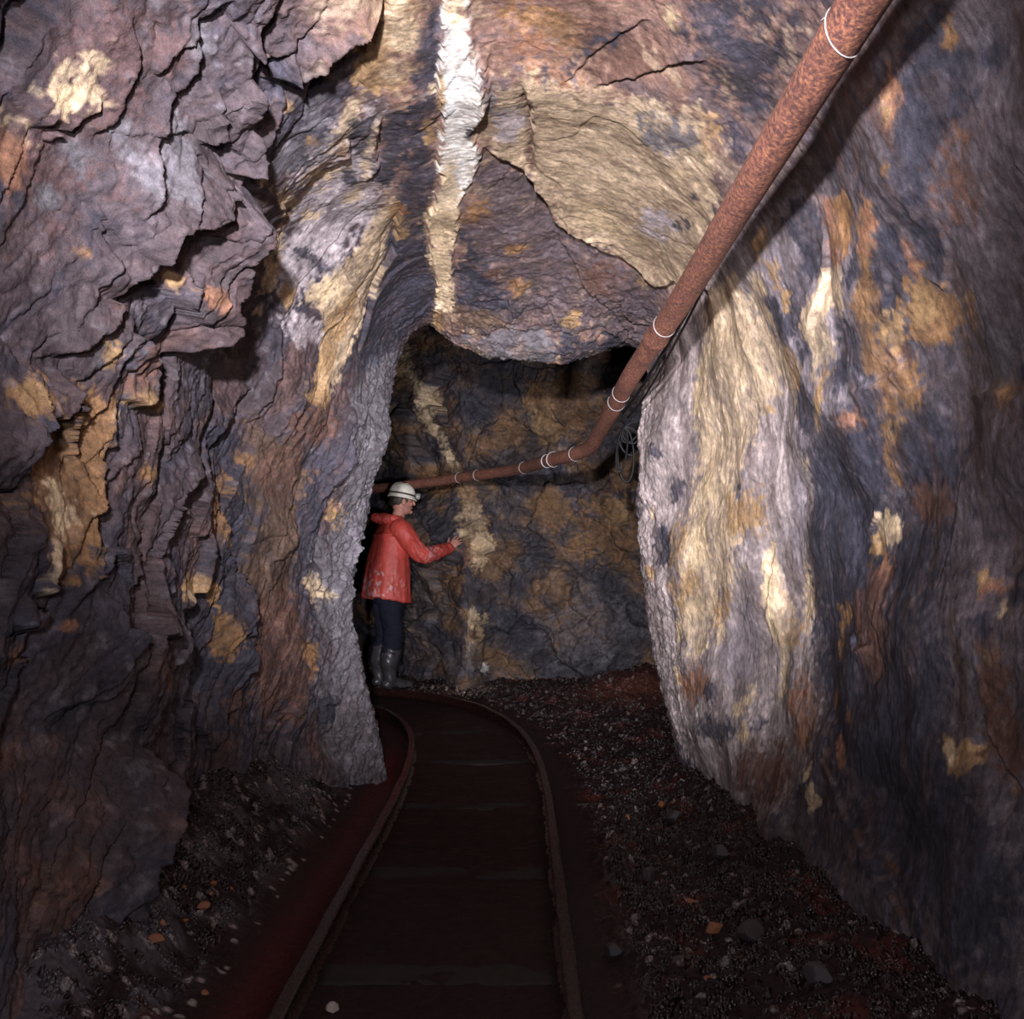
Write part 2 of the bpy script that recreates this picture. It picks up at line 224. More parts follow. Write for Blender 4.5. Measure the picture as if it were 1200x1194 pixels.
('T','yellow',.015,[(3.547,-.556),(3.557,-.567),(3.542,-.59),(3.519,-.61),(3.491,-.623),(3.472,-.613),(3.476,-.598),(3.5,-.58),(3.528,-.561)]),
('T','dark',.01,[(3.779,-.63),(3.764,-.655),(3.712,-.686),(3.646,-.709),(3.599,-.722),(3.594,-.71),(3.632,-.682),(3.694,-.649),(3.755,-.629)]),
('T','tan',.012,[(3.599,-.27),(3.694,-.24),(4.033,-.34),(4.123,-.337),(4.255,-.502),(4.255,-.585),(4.227,-.706),(4.227,-.829),(4.133,-1.004),(4.033,-1.008),(3.967,-.809),(3.864,-.766),(3.783,-.81),(3.774,-.737),(3.845,-.6),(3.84,-.468),(3.76,-.366)]),
('T','ochre',.01,[(3.925,-.656),(3.996,-.579),(4.142,-.618),(4.128,-.755),(4.147,-1.023),(4.057,-1.108),(3.92,-1.131),(4.033,-.931)]),
('T','yellow',.015,[(3.972,-.642),(3.958,-.676),(3.915,-.711),(3.868,-.729),(3.835,-.722),(3.826,-.698),(3.849,-.662),(3.892,-.637),(3.944,-.626)]),
('T','pale',.01,[(3.764,-.867),(3.939,-.784),(3.986,-.84),(3.906,-.94),(3.764,-.946)]),
('T','ochre',.008,[(3.727,-.823),(3.736,-.848),(3.727,-.871),(3.703,-.885),(3.679,-.88),(3.661,-.865),(3.661,-.84),(3.679,-.824),(3.703,-.818)]),
('T','tan',.006,[(3.642,-.97),(3.642,-.981),(3.632,-.992),(3.623,-1.002),(3.609,-1.004),(3.604,-.995),(3.609,-.987),(3.618,-.976),(3.632,-.969)]),
('T','rustd',.02,[(4.241,-1.132),(4.18,-1.21),(4.052,-1.282),(3.925,-1.317),(3.859,-1.3),(3.864,-1.24),(3.939,-1.158),(4.067,-1.099),(4.189,-1.088)]),
('T','ochre',.02,[(2.362,-.219),(2.4,-.074),(2.485,-.073),(2.594,-.113),(2.603,-.16),(2.622,-.2),(2.697,-.138),(2.787,-.163),(2.782,-.246),(2.721,-.293),(2.546,-.255)]),
('T','tan',.02,[(2.513,-.093),(2.575,-.113),(2.603,-.146),(2.579,-.181),(2.523,-.195),(2.452,-.19),(2.409,-.163),(2.409,-.129),(2.447,-.101)]),
('T','tan',.012,[(2.712,-.144),(2.735,-.157),(2.745,-.176),(2.735,-.203),(2.702,-.217),(2.674,-.211),(2.655,-.192),(2.655,-.172),(2.679,-.152)]),
('T','ochre',.012,[(2.509,-.263),(2.537,-.269),(2.551,-.288),(2.537,-.302),(2.509,-.303),(2.476,-.298),(2.457,-.285),(2.457,-.272),(2.476,-.264)]),
('T','rust',.01,[(3.047,-.395),(3.141,-.393),(3.188,-.398),(3.174,-.409),(3.099,-.413),(3.0,-.42),(2.938,-.417),(2.924,-.411),(2.967,-.401)]),
('T','ochre',.008,[(2.905,-.483),(2.915,-.494),(2.91,-.504),(2.891,-.515),(2.867,-.516),(2.853,-.511),(2.848,-.5),(2.863,-.489),(2.882,-.483)]),
('T','ochre',.006,[(2.641,-.518),(2.655,-.528),(2.655,-.533),(2.641,-.54),(2.622,-.542),(2.608,-.538),(2.603,-.528),(2.608,-.521),(2.627,-.514)]),
('T','dark',.012,[(2.4,-.074),(2.409,-.033),(2.697,-.045),(2.995,-.065),(3.174,-.06),(3.424,-.089),(3.679,-.139),(4.029,-.186),(4.336,-.176),(4.686,-.184),(4.74,-.46),(4.487,-.754),(4.364,-.711),(4.236,-.415),(3.722,-.265),(3.16,-.141),(2.863,-.155),(2.641,-.099)]),
('T','pale',.006,[(2.825,-.071),(2.844,-.071),(2.863,-.084),(2.877,-.103),(2.872,-.116),(2.858,-.116),(2.834,-.11),(2.82,-.097),(2.815,-.078)]),
('T','yellow',.004,[(2.834,-.064),(2.853,-.071),(2.863,-.077),(2.858,-.084),(2.844,-.084),(2.82,-.084),(2.806,-.078),(2.806,-.071),(2.815,-.065)]),
('T','ochre',.006,[(3.136,-.073),(3.226,-.074),(3.273,-.089),(3.259,-.102),(3.188,-.108),(3.094,-.113),(3.028,-.105),(3.009,-.098),(3.052,-.085)]),
('T','ochre',.008,[(3.797,-.237),(3.897,-.243),(3.953,-.262),(3.934,-.284),(3.859,-.298),(3.755,-.298),(3.679,-.283),(3.661,-.262),(3.703,-.245)]),
('T','rust',.004,[(3.736,-.229),(3.764,-.236),(3.774,-.246),(3.764,-.258),(3.741,-.262),(3.708,-.261),(3.684,-.247),(3.684,-.236),(3.703,-.227)]),
('T','white',.006,[(2.409,-.019),(2.419,.041),(2.579,.047),(2.759,.074),(2.952,.096),(3.132,.076),(3.207,.035),(3.373,.092),(3.538,.056),(3.632,.014),(3.703,-.019),(3.698,-.076),(3.656,-.103),(3.462,-.054),(3.429,-.082),(3.118,-.053),(3.028,-.039),(2.787,-.052),(2.631,-.032)]),
('T','cream',.008,[(3.618,-.104),(3.429,-.047),(3.576,.001),(3.708,-.006),(3.878,-.024),(4.232,-.083),(4.477,-.081),(4.586,-.091),(4.678,-.199),(4.35,-.152),(4.194,-.182),(3.972,-.147),(3.83,-.163)]),
('T','cream',.006,[(2.494,.034),(2.556,.027),(2.589,.014),(2.575,-.006),(2.523,-.013),(2.457,-.013),(2.409,.001),(2.4,.014),(2.433,.027)]),
('T','ochre',.005,[(2.867,-.038),(2.967,-.045),(3.023,-.052),(3.004,-.058),(2.915,-.058),(2.811,-.051),(2.74,-.045),(2.721,-.039),(2.773,-.039)]),
('T','dark',.004,[(3.136,.069),(3.17,.077),(3.203,.07),(3.212,.056),(3.203,.042),(3.17,.028),(3.136,.028),(3.113,.034),(3.113,.048)]),
('T','cream',.01,[(3.406,-.013),(3.458,-.02),(3.491,-.04),(3.476,-.054),(3.429,-.068),(3.368,-.061),(3.321,-.048),(3.316,-.027),(3.344,-.013)]),
('T','redb',.05,[(2.424,.068),(2.263,.655),(2.504,.644),(2.778,.49),(2.74,.276),(2.839,.152),(2.669,.082)]),
('T','dark',.08,[(2.31,.596),(2.06,.866),(2.419,.911),(2.735,.904),(2.551,.773)]),
('T','tan',.03,[(3.335,.114),(3.136,.119),(2.858,.088),(2.792,.174),(2.669,.29),(2.834,.415),(2.778,.597),(2.688,.784),(2.886,.923),(3.335,1.054),(3.915,1.006),(4.114,.876),(4.142,.767),(3.996,.58),(3.963,.495),(3.849,.381),(3.684,.337),(3.528,.27)]),
('T','ochred',.03,[(2.627,.397),(2.669,.362),(2.674,.283),(2.622,.188),(2.556,.138),(2.509,.138),(2.499,.203),(2.527,.289),(2.57,.368)]),
('T','rust',.03,[(2.797,.371),(2.83,.336),(2.811,.277),(2.74,.21),(2.66,.181),(2.612,.188),(2.617,.239),(2.66,.304),(2.73,.356)]),
('T','rustd',.03,[(2.627,.586),(2.702,.555),(2.74,.483),(2.707,.398),(2.627,.347),(2.561,.353),(2.527,.409),(2.527,.485),(2.565,.558)]),
('T','dark',.015,[(2.485,.511),(2.518,.505),(2.579,.472),(2.645,.432),(2.683,.398),(2.674,.398),(2.627,.418),(2.556,.458),(2.504,.498)]),
('T','dark',.012,[(2.589,.417),(2.617,.411),(2.674,.383),(2.735,.349),(2.768,.32),(2.764,.32),(2.716,.341),(2.655,.376),(2.608,.404)]),
('T','dark',.012,[(2.787,.291),(2.825,.292),(2.844,.284),(2.839,.277),(2.811,.269),(2.768,.262),(2.74,.269),(2.735,.276),(2.749,.283)]),
('T','pale',.015,[(3.141,.252),(3.236,.239),(3.288,.21),(3.269,.165),(3.188,.135),(3.089,.133),(3.018,.161),(3.004,.198),(3.052,.228)]),
('T','yellow',.012,[(3.231,.246),(3.273,.247),(3.292,.24),(3.288,.225),(3.255,.217),(3.212,.216),(3.179,.223),(3.174,.23),(3.193,.245)]),
('T','rustd',.01,[(2.867,.218),(2.915,.241),(3.141,.267),(3.481,.293),(3.481,.27),(3.141,.245)]),
('T','yellow',.008,[(2.391,.596),(2.409,.596),(2.424,.589),(2.428,.583),(2.419,.57),(2.4,.569),(2.381,.569),(2.372,.583),(2.376,.589)]),
('T','yellow',.01,[(2.995,.829),(3.014,.83),(3.042,.817),(3.066,.797),(3.066,.783),(3.047,.782),(3.023,.788),(3.0,.801),(2.99,.815)]),
('T','ochre',.02,[(2.716,.84),(2.773,.856),(2.825,.851),(2.834,.837),(2.806,.809),(2.745,.793),(2.688,.784),(2.66,.797),(2.669,.818)]),
('T','pale',.03,[(3.434,.875),(3.533,.872),(3.656,.826),(3.717,.77),(3.689,.725),(3.604,.713),(3.5,.735),(3.42,.785),(3.391,.841)]),
('T','dark',.01,[(3.358,.926),(3.396,.925),(3.434,.918),(3.462,.896),(3.462,.875),(3.434,.868),(3.396,.876),(3.358,.897),(3.344,.911)]),
('T','dark',.008,[(3.089,.896),(3.108,.904),(3.132,.898),(3.146,.885),(3.141,.877),(3.122,.87),(3.099,.876),(3.085,.882),(3.08,.889)]),
('T','dark',.01,[(2.745,.717),(2.764,.718),(2.778,.718),(2.787,.705),(2.778,.698),(2.764,.691),(2.74,.697),(2.73,.703),(2.73,.71)]),
('T','yellow',.03,[(3.788,.676),(3.849,.636),(3.849,.558),(3.793,.484),(3.708,.441),(3.646,.455),(3.627,.511),(3.651,.592),(3.712,.651)]),
('T','grey',.03,[(2.792,.787),(2.872,.79),(2.967,.752),(3.014,.698),(2.995,.65),(2.924,.635),(2.834,.659),(2.773,.705),(2.759,.752)]),
('T','grey',.02,[(2.915,.138),(3.0,.132),(3.047,.118),(3.028,.103),(2.957,.089),(2.867,.088),(2.801,.095),(2.792,.116),(2.834,.131)]),
('T','purpled',.02,[(3.415,.078),(3.528,.202),(3.741,.344),(4.015,.5),(4.18,.771),(4.18,.882),(4.639,.942),(4.861,.892),(4.671,.567),(4.708,.223),(4.714,-.046),(4.397,-.079),(3.892,-.012)]),
('T','dark',.03,[(3.963,-.023),(4.312,.113),(4.572,.209),(4.688,.084),(4.473,-.072)]),
('T','ochred',.012,[(4.076,.268),(4.109,.251),(4.123,.22),(4.118,.19),(4.09,.169),(4.062,.169),(4.038,.192),(4.033,.223),(4.048,.253)]),
('T','ochred',.012,[(4.359,.264),(4.397,.254),(4.421,.231),(4.411,.202),(4.383,.181),(4.34,.183),(4.307,.199),(4.303,.229),(4.321,.251)]),
('T','rustd',.012,[(4.26,.142),(4.284,.135),(4.293,.113),(4.288,.086),(4.27,.073),(4.246,.074),(4.227,.094),(4.227,.115),(4.236,.136)]),
('T','ochre',.012,[(4.553,.55),(4.586,.547),(4.609,.52),(4.609,.488),(4.586,.464),(4.553,.46),(4.524,.476),(4.51,.504),(4.52,.534)]),
('T','ochred',.02,[(3.755,.096),(3.83,.08),(3.868,.045),(3.854,.013),(3.788,-.006),(3.708,.0),(3.646,.027),(3.637,.055),(3.679,.083)]),
('T','brown',.02,[(4.621,.206),(4.653,.17),(4.667,.084),(4.657,-.019),(4.633,-.086),(4.581,-.083),(4.543,-.015),(4.548,.087),(4.581,.173)]),
('T','ochre',.008,[(4.17,.837),(4.199,.835),(4.227,.815),(4.241,.797),(4.232,.785),(4.213,.781),(4.185,.794),(4.166,.813),(4.156,.832)]),
('T','rustd',.03,[(4.293,.69),(4.345,.661),(4.35,.597),(4.312,.531),(4.246,.503),(4.185,.513),(4.152,.566),(4.161,.629),(4.218,.682)]),
('T','grey',.02,[(4.8,-.05),(4.682,.217),(4.682,.482),(4.964,.47),(4.958,.274),(4.938,.09)]),
('T','dark',.03,[(4.682,.482),(4.742,.943),(4.867,1.141),(4.962,.49)]),
('T','ochre',.006,[(4.712,-.142),(4.786,-.151),(4.98,-.183),(4.915,-.2),(4.831,-.208),(4.752,-.204),(4.669,-.184),(4.633,-.163),(4.651,-.146)]),
('T','mauve',.1,[(1.829,1.065),(1.588,1.251),(1.895,3.218),(2.117,3.322),(2.405,2.34),(2.306,1.679)]),
('T','dark',.07,[(2.995,1.504),(2.693,1.584),(2.608,1.999),(2.405,2.34),(2.273,2.765),(1.985,2.898),(1.952,3.246),(2.712,3.116),(3.212,2.668),(3.165,2.068)]),
('T','lilac',.03,[(3.188,1.109),(2.948,1.225),(2.896,1.334),(3.056,1.496),(3.141,1.773),(3.122,1.951),(3.231,2.22),(3.264,2.556),(3.132,2.81),(3.151,2.959),(3.373,3.195),(3.897,3.293),(4.421,3.184),(4.71,3.033),(4.794,2.745),(4.706,2.261),(4.817,2.022),(4.572,1.704),(4.831,1.402),(4.871,1.09),(4.033,1.037)]),
('T','tan',.04,[(3.755,1.191),(3.439,1.262),(3.316,1.426),(3.377,1.636),(3.665,1.883),(3.665,2.161),(3.925,2.347),(4.104,2.593),(4.312,2.537),(4.336,2.291),(4.208,1.989),(4.109,1.706),(4.1,1.362)]),
('T','yellow',.015,[(3.986,1.363),(4.01,1.423),(4.033,1.456),(4.062,1.433),(4.076,1.367),(4.052,1.308),(4.024,1.26),(3.982,1.267),(3.972,1.303)]),
('T','yellow',.012,[(3.991,1.472),(4.01,1.515),(4.038,1.539),(4.071,1.515),(4.09,1.465),(4.081,1.421),(4.052,1.389),(4.015,1.395),(3.991,1.426)]),
('T','yellow',.02,[(3.429,1.413),(3.495,1.435),(3.627,1.425),(3.774,1.374),(3.868,1.301),(3.84,1.262),(3.708,1.27),(3.557,1.311),(3.448,1.369)]),
('T','tan',.02,[(3.085,1.287),(3.136,1.322),(3.217,1.324),(3.273,1.299),(3.278,1.258),(3.231,1.218),(3.155,1.2),(3.089,1.214),(3.066,1.245)]),
('T','yellow',.02,[(3.925,1.884),(3.958,1.956),(4.005,1.997),(4.048,1.97),(4.071,1.899),(4.057,1.807),(4.015,1.749),(3.963,1.748),(3.925,1.8)]),
('T','yellow',.02,[(3.991,2.123),(4.052,2.177),(4.118,2.193),(4.161,2.167),(4.166,2.101),(4.128,2.042),(4.062,2.006),(3.996,2.017),(3.967,2.06)]),
('T','yellow',.008,[(3.703,1.918),(3.722,1.945),(3.75,1.952),(3.779,1.94),(3.793,1.919),(3.783,1.891),(3.76,1.875),(3.727,1.878),(3.708,1.889)]),
('T','ochre',.03,[(3.472,2.039),(3.524,2.094),(3.623,2.116),(3.727,2.089),(3.788,2.035),(3.774,1.969),(3.684,1.938),(3.571,1.946),(3.486,1.99)]),
('T','ochre',.03,[(4.213,2.073),(4.232,2.144),(4.274,2.173),(4.321,2.155),(4.35,2.086),(4.345,2.002),(4.312,1.941),(4.265,1.94),(4.222,1.986)]),
('T','ochre',.03,[(4.085,2.287),(4.123,2.322),(4.208,2.33),(4.307,2.304),(4.373,2.26),(4.369,2.219),(4.293,2.196),(4.194,2.205),(4.114,2.238)]),
('T','yellow',.012,[(4.104,2.35),(4.142,2.374),(4.185,2.381),(4.208,2.362),(4.208,2.33),(4.175,2.304),(4.133,2.287),(4.1,2.293),(4.085,2.321)]),
('T','ochre',.02,[(3.897,2.407),(3.958,2.443),(4.019,2.463),(4.043,2.437),(4.024,2.395),(3.967,2.349),(3.901,2.316),(3.854,2.323),(3.854,2.356)]),
('T','yellow',.008,[(3.939,2.503),(3.948,2.522),(3.967,2.533),(3.986,2.53),(3.996,2.508),(3.996,2.487),(3.982,2.469),(3.958,2.465),(3.944,2.474)]),
('T','yellow',.008,[(4.307,2.445),(4.331,2.482),(4.359,2.497),(4.392,2.485),(4.406,2.457),(4.392,2.418),(4.364,2.387),(4.331,2.385),(4.312,2.41)]),
('T','yellow',.006,[(4.388,2.656),(4.369,2.69),(4.378,2.713),(4.406,2.71),(4.454,2.691),(4.487,2.656),(4.491,2.624),(4.463,2.609),(4.425,2.626)]),
('T','rust',.03,[(4.033,2.709),(4.085,2.762),(4.194,2.787),(4.326,2.779),(4.397,2.73),(4.364,2.665),(4.265,2.619),(4.156,2.62),(4.067,2.655)]),
('T','tan',.012,[(3.533,2.198),(3.476,2.202),(3.453,2.339),(3.396,2.465),(3.42,2.598),(3.458,2.727),(3.514,2.748),(3.519,2.565),(3.604,2.468)]),
('T','yellow',.008,[(3.514,2.37),(3.514,2.466),(3.524,2.517),(3.547,2.501),(3.566,2.416),(3.571,2.315),(3.561,2.243),(3.542,2.226),(3.524,2.273)]),
('T','tan',.012,[(3.24,2.373),(3.269,2.462),(3.302,2.506),(3.335,2.49),(3.354,2.42),(3.335,2.328),(3.292,2.247),(3.255,2.239),(3.236,2.285)]),
('T','ochre',.012,[(3.344,2.512),(3.358,2.554),(3.391,2.579),(3.429,2.571),(3.453,2.535),(3.448,2.492),(3.424,2.456),(3.387,2.45),(3.358,2.475)]),
('T','lilacd',.02,[(3.221,2.096),(3.273,2.21),(3.33,2.274),(3.368,2.254),(3.373,2.15),(3.325,2.026),(3.259,1.931),(3.207,1.922),(3.193,1.98)]),
('T','lilacd',.02,[(3.67,2.561),(3.741,2.693),(3.849,2.76),(3.939,2.73),(3.958,2.611),(3.897,2.467),(3.793,2.363),(3.694,2.348),(3.646,2.426)]),
('T','tan',.01,[(3.722,2.804),(3.783,2.848),(3.835,2.868),(3.859,2.853),(3.84,2.817),(3.788,2.767),(3.736,2.736),(3.698,2.733),(3.689,2.759)]),
('T','yellow',.006,[(3.703,2.916),(3.712,2.942),(3.731,2.954),(3.769,2.957),(3.788,2.934),(3.788,2.907),(3.769,2.889),(3.736,2.879),(3.717,2.894)]),
('T','dark',.015,[(3.585,2.86),(3.594,2.879),(3.627,2.896),(3.67,2.892),(3.703,2.882),(3.703,2.863),(3.675,2.84),(3.637,2.837),(3.599,2.84)]),
('T','dark',.02,[(3.807,2.898),(3.845,2.928),(3.963,2.954),(4.095,2.954),(4.17,2.927),(4.156,2.887),(4.076,2.86),(3.953,2.853),(3.845,2.867)]),
('T','dark',.015,[(3.953,2.746),(3.972,2.774),(4.01,2.793),(4.052,2.786),(4.071,2.764),(4.067,2.728),(4.038,2.708),(4.0,2.702),(3.967,2.719)]),
('T','white',.005,[(4.161,2.812),(4.17,2.83),(4.185,2.841),(4.203,2.838),(4.213,2.823),(4.208,2.804),(4.194,2.787),(4.175,2.784),(4.161,2.793)]),
('T','yellow',.008,[(3.151,2.86),(3.141,2.873),(3.155,2.885),(3.184,2.892),(3.217,2.891),(3.236,2.878),(3.231,2.865),(3.207,2.853),(3.179,2.853)]),
('T','yellow',.005,[(3.108,2.918),(3.17,2.979),(3.188,3.021),(3.122,2.987)]),
('T','tan',.006,[(3.17,3.0),(3.099,3.008),(3.056,3.05),(3.113,3.093),(3.16,3.064)]),
('T','rustd',.03,[(3.273,2.999),(3.306,3.075),(3.434,3.14),(3.618,3.163),(3.755,3.121),(3.76,3.035),(3.651,2.962),(3.486,2.926),(3.349,2.948)]),
('T','rust',.02,[(3.188,2.773),(3.184,2.847),(3.231,2.898),(3.302,2.896),(3.373,2.842),(3.391,2.755),(3.363,2.689),(3.302,2.666),(3.231,2.699)]),
('T','dark',.012,[(4.345,2.04),(4.369,2.111),(4.421,2.14),(4.491,2.112),(4.539,2.051),(4.539,1.975),(4.487,1.924),(4.416,1.924),(4.364,1.97)]),
('T','dark',.012,[(4.227,1.794),(4.241,1.829),(4.274,1.842),(4.317,1.825),(4.34,1.793),(4.34,1.746),(4.312,1.723),(4.27,1.731),(4.236,1.755)]),
('T','dark',.008,[(4.34,1.594),(4.355,1.618),(4.383,1.623),(4.421,1.608),(4.454,1.578),(4.458,1.551),(4.435,1.536),(4.388,1.551),(4.359,1.565)]),
('T','yellow',.006,[(4.491,1.857),(4.496,1.885),(4.515,1.892),(4.539,1.879),(4.553,1.858),(4.553,1.839),(4.539,1.822),(4.515,1.825),(4.496,1.837)]),
('T','ochre',.006,[(4.524,2.154),(4.534,2.17),(4.572,2.183),(4.611,2.178),(4.635,2.149),(4.631,2.122),(4.6,2.107),(4.562,2.103),(4.534,2.125)]),
('T','dark',.006,[(3.637,1.923),(3.646,1.932),(3.67,1.93),(3.689,1.928),(3.703,1.918),(3.698,1.909),(3.684,1.9),(3.661,1.902),(3.642,1.913)]),
('T','ochre',.008,[(3.339,1.682),(3.349,1.691),(3.368,1.69),(3.391,1.68),(3.401,1.671),(3.396,1.662),(3.377,1.663),(3.358,1.664),(3.344,1.673)]),
('T','tan',.02,[(3.094,1.894),(3.113,1.922),(3.141,1.932),(3.165,1.922),(3.17,1.903),(3.16,1.875),(3.132,1.856),(3.108,1.856),(3.089,1.875)]),
('T','dark',.03,[(4.817,3.13),(4.406,3.074),(4.284,3.206),(3.646,3.284),(3.406,3.361),(3.774,3.467),(4.52,3.377)]),
('T','lilacd',.05,[(3.316,1.097),(2.801,1.103),(2.513,1.2),(2.376,1.33),(2.537,1.62),(2.712,1.764),(3.132,1.894),(3.226,1.515)]),
('T','tan',.02,[(3.887,1.127),(3.255,1.179),(3.302,1.291),(3.212,1.401),(3.108,1.487),(3.089,1.649),(3.155,1.729),(3.221,1.622),(3.524,1.504),(3.892,1.341)]),
('T','ochred',.02,[(2.339,1.304),(2.263,1.332),(2.424,1.576),(2.457,1.648),(2.405,1.713),(2.419,1.821),(2.518,1.819),(2.546,1.755),(2.579,1.674),(2.537,1.538),(2.438,1.447)]),
('T','dark',.01,[(2.603,1.218),(2.57,1.26),(2.679,1.366),(2.764,1.377),(2.834,1.458),(2.919,1.494),(3.037,1.513),(3.08,1.469),(3.08,1.399),(3.127,1.339),(3.07,1.321),(3.014,1.362),(2.99,1.415),(2.924,1.396),(2.929,1.352),(2.825,1.316),(2.726,1.297),(2.782,1.222),(2.801,1.174),(2.645,1.17)]),
('T','tan',.008,[(3.16,1.224),(3.014,1.26),(3.061,1.312),(3.146,1.323),(3.094,1.382),(3.113,1.434),(3.212,1.401),(3.302,1.291)]),
('T','ochre',.006,[(2.948,1.242),(2.877,1.257),(2.929,1.318),(2.976,1.327),(2.957,1.276)]),
('T','ochre',.008,[(2.971,1.131),(2.886,1.152),(2.924,1.192),(3.014,1.211),(3.056,1.173)]),
('T','ochre',.006,[(2.938,1.352),(2.886,1.369),(2.929,1.405),(2.981,1.406)]),
('T','dark',.008,[(2.952,1.512),(2.867,1.539),(2.91,1.585),(2.981,1.594)]),
('T','dark',.008,[(3.08,1.639),(2.985,1.648),(2.929,1.693),(2.976,1.782),(3.042,1.819),(3.113,1.791),(3.141,1.738),(3.127,1.675)]),
('T','rust',.012,[(2.57,1.201),(2.358,1.295),(2.428,1.356),(2.518,1.401),(2.66,1.384),(2.641,1.331)]),
('T','dark',.012,[(2.688,1.52),(2.57,1.556),(2.542,1.602),(2.589,1.692),(2.759,1.711),(2.778,1.666),(2.716,1.602)]),
('T','tan',.008,[(2.679,1.375),(2.523,1.401),(2.579,1.501),(2.631,1.501),(2.702,1.475),(2.773,1.484),(2.768,1.539),(2.735,1.575),(2.773,1.621),(2.863,1.648),(2.915,1.666),(2.924,1.621),(2.863,1.576),(2.886,1.53),(2.896,1.485),(2.806,1.422)]),
('T','ochre',.008,[(3.108,1.487),(3.009,1.522),(2.985,1.603),(3.033,1.639),(3.108,1.649),(3.103,1.577)]),
('T','ochre',.008,[(2.825,1.63),(2.782,1.648),(2.872,1.755),(2.962,1.809),(3.004,1.809),(2.905,1.728)]),
('T','dark',.006,[(2.442,1.392),(2.391,1.402),(2.438,1.447),(2.513,1.474),(2.537,1.446)]),
('T','dark',.006,[(2.273,1.377),(2.206,1.415),(2.249,1.469),(2.273,1.542),(2.348,1.587),(2.405,1.594),(2.424,1.576),(2.339,1.522),(2.391,1.493),(2.358,1.43)]),
('T','dark',.006,[(2.169,1.397),(2.084,1.427),(2.074,1.483),(2.107,1.529),(2.145,1.546),(2.183,1.601),(2.206,1.535),(2.183,1.461)]),
('T','rust',.006,[(2.202,1.424),(2.192,1.433),(2.206,1.526),(2.263,1.543),(2.249,1.478)]),
('T','ochred',.02,[(2.268,1.524),(2.197,1.545),(2.159,1.62),(2.14,1.685),(2.188,1.728),(2.324,1.706),(2.372,1.65),(2.329,1.578)]),
('T','ochre',.012,[(2.301,1.56),(2.216,1.572),(2.239,1.636),(2.315,1.633)]),
('T','ochre',.008,[(2.438,1.585),(2.339,1.596),(2.386,1.65),(2.433,1.667),(2.466,1.621)]),
('T','ochred',.01,[(2.461,1.694),(2.391,1.731),(2.414,1.775),(2.466,1.747)]),
('T','rust',.012,[(2.797,1.791),(2.679,1.791),(2.66,1.837),(2.782,1.847)]),
('T','ochred',.01,[(2.594,1.837),(2.471,1.857),(2.504,1.894),(2.565,1.942),(2.608,2.038),(2.641,2.048),(2.65,1.97)]),
('T','ochre',.006,[(2.551,1.847),(2.471,1.857),(2.537,1.903),(2.57,1.903)]),
('T','dark',.03,[(3.094,1.865),(2.9,1.819),(2.674,1.865),(2.631,1.97),(2.655,2.048),(2.815,2.116),(2.844,2.348),(3.226,2.365),(3.17,2.029)]),
('T','dark',.02,[(2.523,1.875),(2.358,1.869),(2.291,1.947),(2.277,2.053),(2.409,2.05),(2.575,2.019)]),
('T','dark',.03,[(2.598,2.125),(2.433,2.155),(2.343,2.176),(2.409,2.34),(2.664,2.347)]),
('T','rustd',.02,[(2.546,2.058),(2.381,2.06),(2.329,2.119),(2.461,2.136),(2.556,2.096)]),
('T','ochred',.012,[(2.112,1.631),(2.065,1.66),(2.098,1.714),(2.14,1.739),(2.126,1.685)]),
('T','ochred',.015,[(2.088,1.841),(1.989,1.872),(2.022,1.909),(2.088,1.887)]),
('T','grey',.03,[(2.084,1.696),(1.98,1.753),(1.985,1.854),(2.098,1.822)]),
('T','dark',.01,[(1.985,1.817),(1.956,1.818),(1.97,1.873),(1.989,1.863)]),
('T','tan',.006,[(2.627,2.144),(2.641,2.183),(2.683,2.202),(2.735,2.202),(2.773,2.174),(2.778,2.135),(2.745,2.106),(2.693,2.097),(2.645,2.116)]),
('T','yellow',.006,[(2.631,2.135),(2.645,2.154),(2.674,2.164),(2.707,2.164),(2.721,2.145),(2.716,2.126),(2.693,2.106),(2.66,2.106),(2.636,2.116)]),
('T','ochre',.006,[(2.716,2.202),(2.73,2.221),(2.764,2.24),(2.787,2.23),(2.801,2.212),(2.797,2.183),(2.773,2.164),(2.74,2.154),(2.721,2.173)]),
('T','rust',.01,[(2.679,2.276),(2.693,2.312),(2.721,2.339),(2.749,2.33),(2.764,2.303),(2.754,2.258),(2.73,2.23),(2.702,2.221),(2.679,2.239)]),
('T','rustd',.015,[(2.801,2.258),(2.679,2.267),(2.66,2.446),(2.683,2.61),(2.82,2.577),(2.896,2.439),(2.877,2.374)]),
('T','ochred',.008,[(2.971,2.485),(2.981,2.543),(2.995,2.577),(3.014,2.564),(3.033,2.522),(3.033,2.463),(3.014,2.407),(2.99,2.399),(2.976,2.431)]),
('T','ochred',.008,[(2.919,2.415),(2.933,2.447),(2.948,2.455),(2.971,2.455),(2.981,2.439),(2.976,2.407),(2.962,2.39),(2.943,2.382),(2.924,2.39)]),
('T','rustd',.02,[(2.395,2.099),(2.414,2.108),(2.461,2.117),(2.513,2.106),(2.546,2.096),(2.542,2.077),(2.504,2.068),(2.452,2.069),(2.409,2.079)]),
('T','ochre',.006,[(2.173,2.293),(2.173,2.311),(2.183,2.319),(2.202,2.319),(2.221,2.309),(2.23,2.291),(2.221,2.273),(2.202,2.274),(2.183,2.274)]),
('T','tan',.004,[(2.103,2.357),(2.107,2.374),(2.117,2.382),(2.126,2.382),(2.131,2.373),(2.131,2.356),(2.121,2.339),(2.112,2.339),(2.107,2.348)]),
('T','rust',.01,[(2.103,2.322),(2.117,2.33),(2.145,2.338),(2.183,2.337),(2.206,2.327),(2.206,2.31),(2.183,2.292),(2.145,2.294),(2.112,2.304)]),
